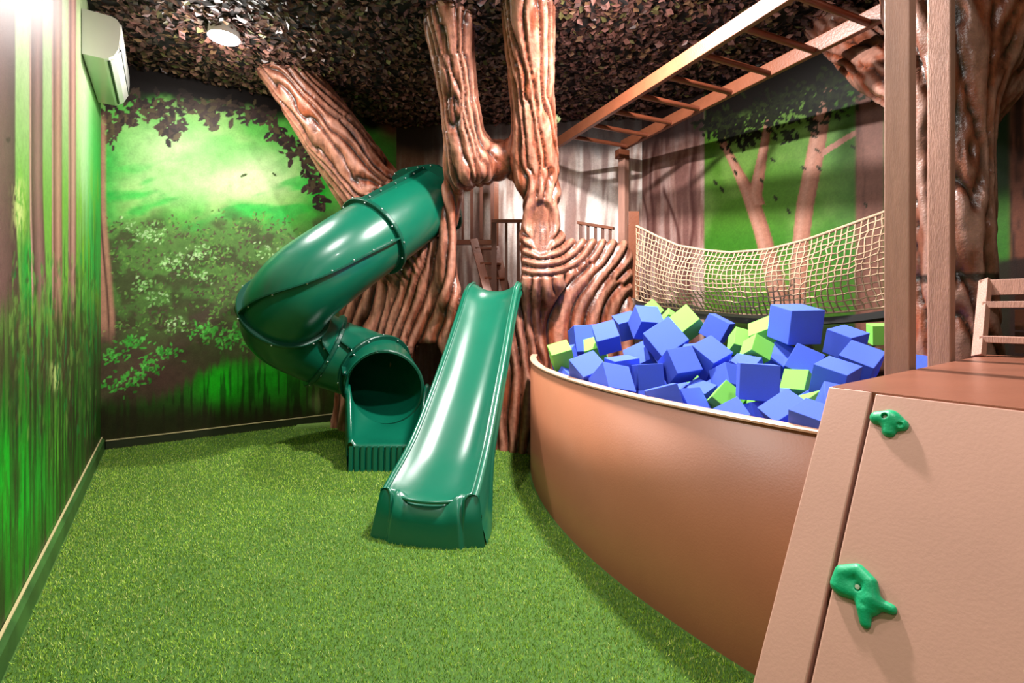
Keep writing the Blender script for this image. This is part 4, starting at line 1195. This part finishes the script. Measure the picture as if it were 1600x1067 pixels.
BD = Vector((.403, -.915, 0)).normalized(); RD = Vector((.915, .403, 0))
BZ = 3.50
root = empty('monkey_bars', (1.6, 5.0, BZ), 'overhead brown timber monkey bars running from the tree to the posts', 'monkey bars')
R0 = at(972, 233, 6.2); R0.z = BZ; L0 = at(868, 233, 6.15); L0.z = BZ
hB = Vector((0, 0, .065))
mb = MB(); mb.bar(R0 + hB, R0 + BD * 3.28 + hB, .05, .125); mb.build('side_beam', M_BEAM, root, bevel=.006)
L1 = L0 + BD * 4.6
mb = MB(); mb.bar(L0 - BD * .5 + hB, L1 + hB, .05, .125); mb.build('side_beam', M_BEAM, root, bevel=.006)
for k in range(8):
    p = R0 + BD * (.10 + .405 * k) + Vector((0, 0, .03))
    t = (L0 - p).dot(RD)
    mb = MB(); mb.tube([p + RD * .03, p + RD * (t - .0)], .025, 12); mb.build('rung', M_RUNG, root)
mb = MB(); e = R0 + BD * .03
mb.bar(e + Vector((0, 0, -.06)) - RD * .10, e + Vector((0, 0, -.06)) + RD * .06, .09, .11); mb.build('bearer', M_BEAM, root, bevel=.004)
# corner post carrying the bars
mb = MB(); pc = R0 + BD * .03; s = .048
c8 = []
rx = Vector((.72, .69, 0)); ry = Vector((-.69, .72, 0))
for z in (1.601, BZ - .118):
    for sx, sy in ((-1, -1), (1, -1), (1, 1), (-1, 1)): c8.append(Vector((pc.x, pc.y, z)) + rx * s * sx + ry * s * sy)
mb.box8(c8)
tag(mb.build('corner_post', M_POST, None, bevel=.004), 'slim timber post under the far end of the monkey bars', 'post')

# ------------------------------------------------------------------ tree house behind the doorway
root = empty('tree_house_deck', (.4, 6.0, 1.58), 'brown timber deck inside the carved tree, level with the slide top', 'deck')
mb = MB(); pol = [(-.95, 5.78), (-.5, 5.53), (.2, 5.33), (.9, 5.42), (1.28, 5.6), (1.62, 6.52), (-.9, 6.8)]
n = len(pol); mb.add([(x, y, 1.55) for x, y in pol] + [(x, y, 1.6) for x, y in pol], [tuple(range(n))[::-1], tuple(range(n, 2 * n))] + [(i, (i + 1) % n, n + (i + 1) % n, n + i) for i in range(n)])
mb.build('deck_boards', M_DECK, root)
for x, y in ((-.8, 6.1), (1.3, 6.3), (.2, 6.5)):
    mb = MB(); mb.bar((x, y, .003), (x, y, 1.55), .1, .1); mb.build('leg', M_POST, root)
def vbar(mb, u, w, v0, v1, Y, zlo=None, zhi=None, d=.035):
    p = at(u, v0, Y); q = at(u, v1, Y)
    z1 = p.z if zhi is None else zhi; z0 = q.z if zlo is None else zlo
    hw = w * Y / F / 2
    mb.box8([(p.x - hw, Y - d / 2, z0), (p.x + hw, Y - d / 2, z0), (p.x + hw, Y + d / 2, z0), (p.x - hw, Y + d / 2, z0), (p.x - hw, Y - d / 2, z1), (p.x + hw, Y - d / 2, z1), (p.x + hw, Y + d / 2, z1), (p.x - hw, Y + d / 2, z1)])
root = empty('loft_screen', (-.5, 6.35, 2.36), 'tall screen of thin dark slats above the little ladder, seen through the tree doorway', 'railing')
ZL = at(0, 375, 6.35).z
for u, w in ((709, 4), (723, 3.4), (737, 4.6), (752, 4.8), (769, 5)):
    mb = MB(); vbar(mb, u, w, 0, 374, 6.35, zhi=3.25); mb.build('slat', M_DARKWOOD, root)
mb = MB(); mb.bar((-.9, 6.36, ZL - .03), (-.20, 6.36, ZL - .03), .07, .06); mb.build('bottom_rail', M_BEAM, root)
mb = MB(); mb.bar((-.9, 6.36, 3.27), (-.20, 6.36, 3.27), .06, .06); mb.build('top_rail', M_BEAM, root)
for x in (-.93, -.205):
    mb = MB(); mb.bar((x, 6.36, 1.6), (x, 6.36, 3.3), .06, .06); mb.build('post', M_BEAM, root)
root = empty('doorway_railing', (0, 6.0, 1.6), 'low brown railing on the right inside the tree doorway', 'railing')
Yr = 6.0
z2 = at(0, 343, Yr).z
mb = MB(); p = at(768, 343, Yr); q = at(822, 343, Yr); mb.bar((p.x, Yr, z2 - .02), (q.x, Yr, z2 - .02), .06, .04); mb.build('top_rail', M_BEAM, root)
for u, w in ((772, 8), (791, 4.5), (810, 5)):
    mb = MB(); vbar(mb, u, w, 0, 0, Yr, zlo=1.6, zhi=z2 - .04); mb.build('baluster', M_DARKWOOD, root)
root = empty('tree_house_ladder', (-.35, 6.2, 1.6), 'small brown ladder leaning to the left inside the tree doorway', 'ladder')
def lad(u0, v0, u1, v1, w, Y0, Y1):
    mb = MB(); mb.bar(at(u0, v0, Y0), at(u1, v1, Y1), .03, w, up=(0, 1, 0)); return mb
s0, s1 = at(740, 374, 6.22), at(766, 470, 5.85); r0, r1 = at(774, 386, 6.28), at(795, 470, 5.98)
for a, b in ((s0, s1), (r0, r1)):
    mb = MB(); mb.bar(a, b, .035, .10, up=(1, .1, 0)); mb.build('stringer', M_BEAM, root, bevel=.003)
for t in (.10, .37, .62, .85):
    p = s0 + (s1 - s0) * t; q = r0 + (r1 - r0) * t; q.z = p.z = (p.z + q.z) / 2
    mb = MB(); mb.bar(p, q, .09, .028); mb.build('tread', M_BEAM, root, bevel=.003)
root = empty('balcony_railing', (1, 6.1, 1.6), 'short brown railing with thin balusters standing above the carved parapet', 'railing')
ra, rb = at(903, 348, 6.25), at(959, 357, 6.0)
mb = MB(); mb.bar(ra, rb, .07, .035); mb.build('top_rail', M_BEAM, root, bevel=.003)
for t in (.08, .29, .5, .7, .9):
    p = ra + (rb - ra) * t
    mb = MB(); mb.bar((p.x, p.y, 1.6), (p.x, p.y, p.z - .015), .035, .035, up=(0, 1, 0)); mb.build('baluster', M_DARKWOOD, root)

# ------------------------------------------------------------------ rope net bridge
NP0, NP1 = Vector((1.31, 5.12, 0)), Vector((2.70, 3.28, 0))
def net_plan(s, off=0.0):
    d = (NP1 - NP0); nrm = Vector((d.y, -d.x, 0)).normalized()    # towards the pit
    return NP0 + d * s - nrm * off * -1
def s_of_u(u):
    k = (u - 800) / F; d = NP1 - NP0
    return (k * NP0.y - NP0.x) / (d.x - k * d.y)
def zprof(tab):
    S = [s_of_u(u) for u, v in tab]; Z = []
    for (u, v), s in zip(tab, S):
        p = NP0 + (NP1 - NP0) * s; Z.append(HC - (v - HV) / F * p.y)
    return np.array(S), np.array(Z)
tS, tZ = zprof([(990, 351), (1030, 371), (1060, 384), (1100, 391), (1140, 395), (1200, 390), (1260, 375), (1320, 354), (1378, 333), (1404, 322)])
bS, bZ = zprof([(990, 467), (1030, 478), (1060, 482), (1120, 488), (1180, 492), (1260, 492), (1330, 486), (1378, 479), (1404, 475)])
root = empty('rope_net', (2.0, 4.2, 1.4), 'sagging knotted rope net strung between the carved tree and the dark trunk', 'rope net')
NR, NCOL = 14, 56
rr = np.random.default_rng(4)
P = np.empty((NR + 1, NCOL + 1, 3))
for j in range(NCOL + 1):
    s = j / NCOL
    ztop = np.interp(s, tS, tZ); zb = np.interp(s, bS, bZ)
    for i in range(NR + 1):
        t = i / NR
        ss = s + .012 * math.sin(t * 5 + s * 9) * t
        p = NP0 + (NP1 - NP0) * min(max(ss, 0), 1)
        bulge = .16 * math.sin(PI * t) * math.sin(PI * s) ** .6 + .03 * math.sin(s * 23 + t * 3) * t
        nrm = Vector((-(NP1 - NP0).y, (NP1 - NP0).x, 0)).normalized() * -1
        tt_ = t ** .94 + (.008 * math.sin(j * .31 + i) if 0 < i < NR else 0)
        q = p + nrm * bulge
        P[i, j] = (q.x, q.y, ztop + (zb - ztop) * tt_)
P[1:-1, 1:-1] += rr.normal(0, .0045, P[1:-1, 1:-1].shape)
mb = MB()
for i in range(1, NR): mb.tube([P[i, j] for j in range(NCOL + 1)], .0062, 5, caps=False)
for j in range(NCOL + 1): mb.tube([P[i, j] for i in range(NR + 1)], .0062, 5, caps=False)
mb.build('netting', M_ROPE, root)
mb = MB(); mb.tube([P[0, j] for j in range(NCOL + 1)], .013, 8); mb.build('top_rope', M_ROPE, root)
mb = MB(); mb.tube([P[NR, j] for j in range(NCOL + 1)], .008, 8); mb.build('bottom_rope', M_ROPE, root)
# bridge deck under the net
mb = MB(); rows = []
nrm = Vector((.815, .579, 0))
for j in range(0, NCOL + 1, 2):
    s = j / NCOL; p = NP0 + (NP1 - NP0) * s; z = np.interp(s, bS, bZ) - .03
    rows.append([p + Vector((0, 0, z - .05)) - nrm * .01, p + Vector((0, 0, z)) - nrm * .01, p + nrm * .8 + Vector((0, 0, z)), p + nrm * .8 + Vector((0, 0, z - .05))])
mb.strip(rows, closed=True, smooth=False); mb.add(rows[0], [(0, 1, 2, 3)]); mb.add(rows[-1], [(3, 2, 1, 0)])
tag(mb.build('bridge_deck', M_BLACK), 'black sagging walkway of the net bridge', 'bridge')
mb = MB(); p = at(989, 331, 5.5)
mb.box8([(p.x - .06, 5.46, 1.6), (p.x + .06, 5.46, 1.6), (p.x + .06, 5.53, 1.6), (p.x - .06, 5.53, 1.6), (p.x - .06, 5.46, p.z), (p.x + .06, 5.46, p.z), (p.x + .06, 5.53, p.z), (p.x - .06, 5.53, p.z)])
tag(mb.build('anchor_post', M_BEAM, None, bevel=.004), 'short wide brown post holding the left end of the rope net', 'post')

# ------------------------------------------------------------------ small ladder on the platform and boards behind
root = empty('step_ladder', tuple(at(1570, 557, 2.52)), 'small wooden ladder standing on the platform at the right edge', 'ladder')
la0, la1 = at(1529, 557.5, 2.5), at(1540, 438, 2.68)
dx = ab(0, -1) * .42
for k in (0, 1):
    mb = MB(); mb.bar(la0 + dx * k + Vector((0, 0, .002)), la1 + dx * k, .032, .05, up=(0, 1, 0)); mb.build('rail', M_POST, root, bevel=.003)
for v, h in ((478, .035), (531, .035)):
    t = (557.5 - v) / 119.5
    p = la0 + (la1 - la0) * t
    mb = MB(); mb.bar(p, p + dx, .05, h); mb.build('rung', M_POST, root, bevel=.003)
mb = MB(); p = la0 + (la1 - la0) * .9
mb.bar(p + Vector((0, .03, 0)), p + dx + Vector((0, .03, 0)), .02, .085); mb.build('top_board', M_POST, root, bevel=.003)
root = empty('bridge_landing', (3.4, 2.6, 1.6), 'low brown timber landing behind the small ladder', 'landing')
q0 = ab(3.62, .52); q1 = ab(3.62, -1.0)
mb = MB(); abox(mb, 3.96, 4.9, -1.1, .56, 1.60, 1.64); mb.build('landing_boards', M_DECK, root)
for k in range(3):
    mb = MB(); abox(mb, 3.94, 3.96, -1.1, .60, 1.215 + .13 * k, 1.335 + .13 * k); mb.build('riser_board', M_DARKWOOD if k != 1 else M_BEAM, root)
for a, b in ((4.02, .5), (4.8, .48), (4.02, -1.0), (4.8, -1.0)):
    mb = MB(); abox(mb, a - .04, a + .04, b - .04, b + .04, .003, 1.6); mb.build('leg', M_BEAM, root)

# ------------------------------------------------------------------ air conditioner
root = empty('air_conditioner', tuple(ab(A_L, 5.6, 3.7)), 'white wall-mounted air conditioner high on the left wall', 'air conditioner')
aw = A_L; b0 = -.579 * -3.47 + .815 * 3.92; b1 = b0 + 1.12
def prism(mb, prof, b0, b1, smooth=False):
    mb.strip([[ab(aw + x, b, z) for x, z in prof] for b in (b0, b1)], closed=True, smooth=smooth)
    n = len(prof)
    mb.add([ab(aw + x, b0, z) for x, z in prof], [tuple(range(n))]); mb.add([ab(aw + x, b1, z) for x, z in prof], [tuple(range(n))[::-1]])
prof = [(.004, 3.53), (.004, 3.895), (.19, 3.895), (.225, 3.88), (.243, 3.85), (.246, 3.76), (.235, 3.64), (.205, 3.575), (.17, 3.545), (.14, 3.53)]
mb = MB(); prism(mb, prof, b0, b1); mb.build('casing', M_ACW, root, bevel=.006)
fp = [(.247, 3.855), (.253, 3.85), (.254, 3.76), (.245, 3.655), (.239, 3.655)]
mb = MB(); prism(mb, fp, b0 + .015, b1 - .015); mb.build('front_panel', M_ACW, root, bevel=.002)
lv = [(.240, 3.640), (.246, 3.640), (.214, 3.572), (.178, 3.542), (.172, 3.548), (.207, 3.578)]
mb = MB(); prism(mb, lv, b0 + .05, b1 - .05); mb.build('louvre', M_ACW, root, bevel=.002)
for x, z in ((.1655, 3.541), (.244, 3.648)):
    sl = [(x - .006, z - .006), (x + .006, z - .006), (x + .006, z + .006), (x - .006, z + .006)]
    mb = MB(); prism(mb, sl, b0 + .05, b1 - .05); mb.build('air_slot', M_ACD, root)

# little sprig of leaves beside the limb
root_p = at(868, 190, 5.6); mb = MB()
for k in range(16):
    a = k * 2.4; d = Vector((math.cos(a) * .6, -.3, math.sin(a) * .6 + .4)).normalized(); p = root_p + d * .02; s = d.cross(Vector((0, 1, .2))).normalized()
    L = .05 + .03 * ((k * 7) % 5) / 5
    mb.add([p, p + d * L * .5 + s * .008, p + d * L, p + d * L * .5 - s * .008], [(0, 1, 2, 3)])
mb.tube([root_p, root_p + Vector((-.08, .05, -.12))], .006, 6)
tag(mb.build('leaf_sprig', paint('pale_leaf', lin(150, 165, 110), .5, .2, 20)), 'tiny pale green sprig beside the right limb of the tree', 'sprig')

# ------------------------------------------------------------------ lights
def spot_fixture(x, y, label):
    root = empty('ceiling_spotlight', (x, y, CEIL - .09), label, 'spotlight')
    mb = MB(); mb.tube([(x, y, CEIL - .001), (x, y, CEIL - .13)], [.12, .135], 24); mb.build('housing', M_WHITE, root)
    mb = MB(); mb.tube([(x, y, CEIL - .131), (x, y, CEIL - .137)], .125, 24); mb.build('lens', M_LAMP, root)
px = at(350, 33, 4.55)
spot_fixture(px.x, px.y, 'bright spotlight on the leafy ceiling at the upper left')
def lamp(x, y, z, power, size=.12, col=(1, .97, .93), aim=None):
    l = bpy.data.lights.new('area_lamp', 'AREA'); l.shape = 'DISK'; l.size = size; l.energy = power; l.color = col
    o = bpy.data.objects.new('area_lamp', l); COL.objects.link(o); o.location = (x, y, z)
    if aim is not None:
        o.rotation_mode = 'QUATERNION'; o.rotation_quaternion = (Vector(aim) - Vector((x, y, z))).to_track_quat('-Z', 'Y')
    return o
def spill(x, y, z, power, rad=.1, col=(1, .97, .93)):  # point light added for spill onto the leaf ceiling
    l = bpy.data.lights.new('spill_light', 'POINT'); l.shadow_soft_size = rad; l.energy = power; l.color = col
    o = bpy.data.objects.new('spill_light', l); COL.objects.link(o); o.location = (x, y, z)
lamp(px.x, px.y, CEIL - .16, 75, .2)
spill(px.x, px.y, CEIL - .32, 45)
lamp(.72, 3.62, CEIL - .12, 350, .2)
spill(.72, 3.62, CEIL - .34, 100)
lamp(-.9, 2.5, CEIL - .08, 90, .2)
lamp(1.0, .6, CEIL - .08, 60, .2)
lamp(-.1, 5.95, CEIL - .8, 13, .2)  # added lamp, brightens the inside of the tree house
# broad soft fill, an added lamp behind the photographer
lamp(.0, -1.0, 2.6, 16, 2.4, (1, .99, .97), aim=(.4, 4.5, 1.2))

w = bpy.data.worlds.new('world'); SC.world = w; w.use_nodes = True
w.node_tree.nodes['Background'].inputs[0].default_value = (.9, .95, 1, 1); w.node_tree.nodes['Background'].inputs[1].default_value = .3

# ------------------------------------------------------------------ camera and view
cam = bpy.data.cameras.new('camera'); co = bpy.data.objects.new('camera', cam); COL.objects.link(co)
co.location = (0, 0, HC); co.rotation_euler = (PI / 2, 0, 0)
cam.sensor_width = 36; cam.lens = F / 1600 * 36; cam.shift_y = -(533.5 - HV) / 1600; cam.clip_start = .05
SC.camera = co
SC.view_settings.view_transform = 'Standard'
SC.view_settings.look = 'None'
SC.view_settings.exposure = 0.0
SC.cycles.max_bounces = 6; SC.cycles.diffuse_bounces = 4
SC.cycles.use_denoising = True
SC.cycles.sample_clamp_indirect = 6
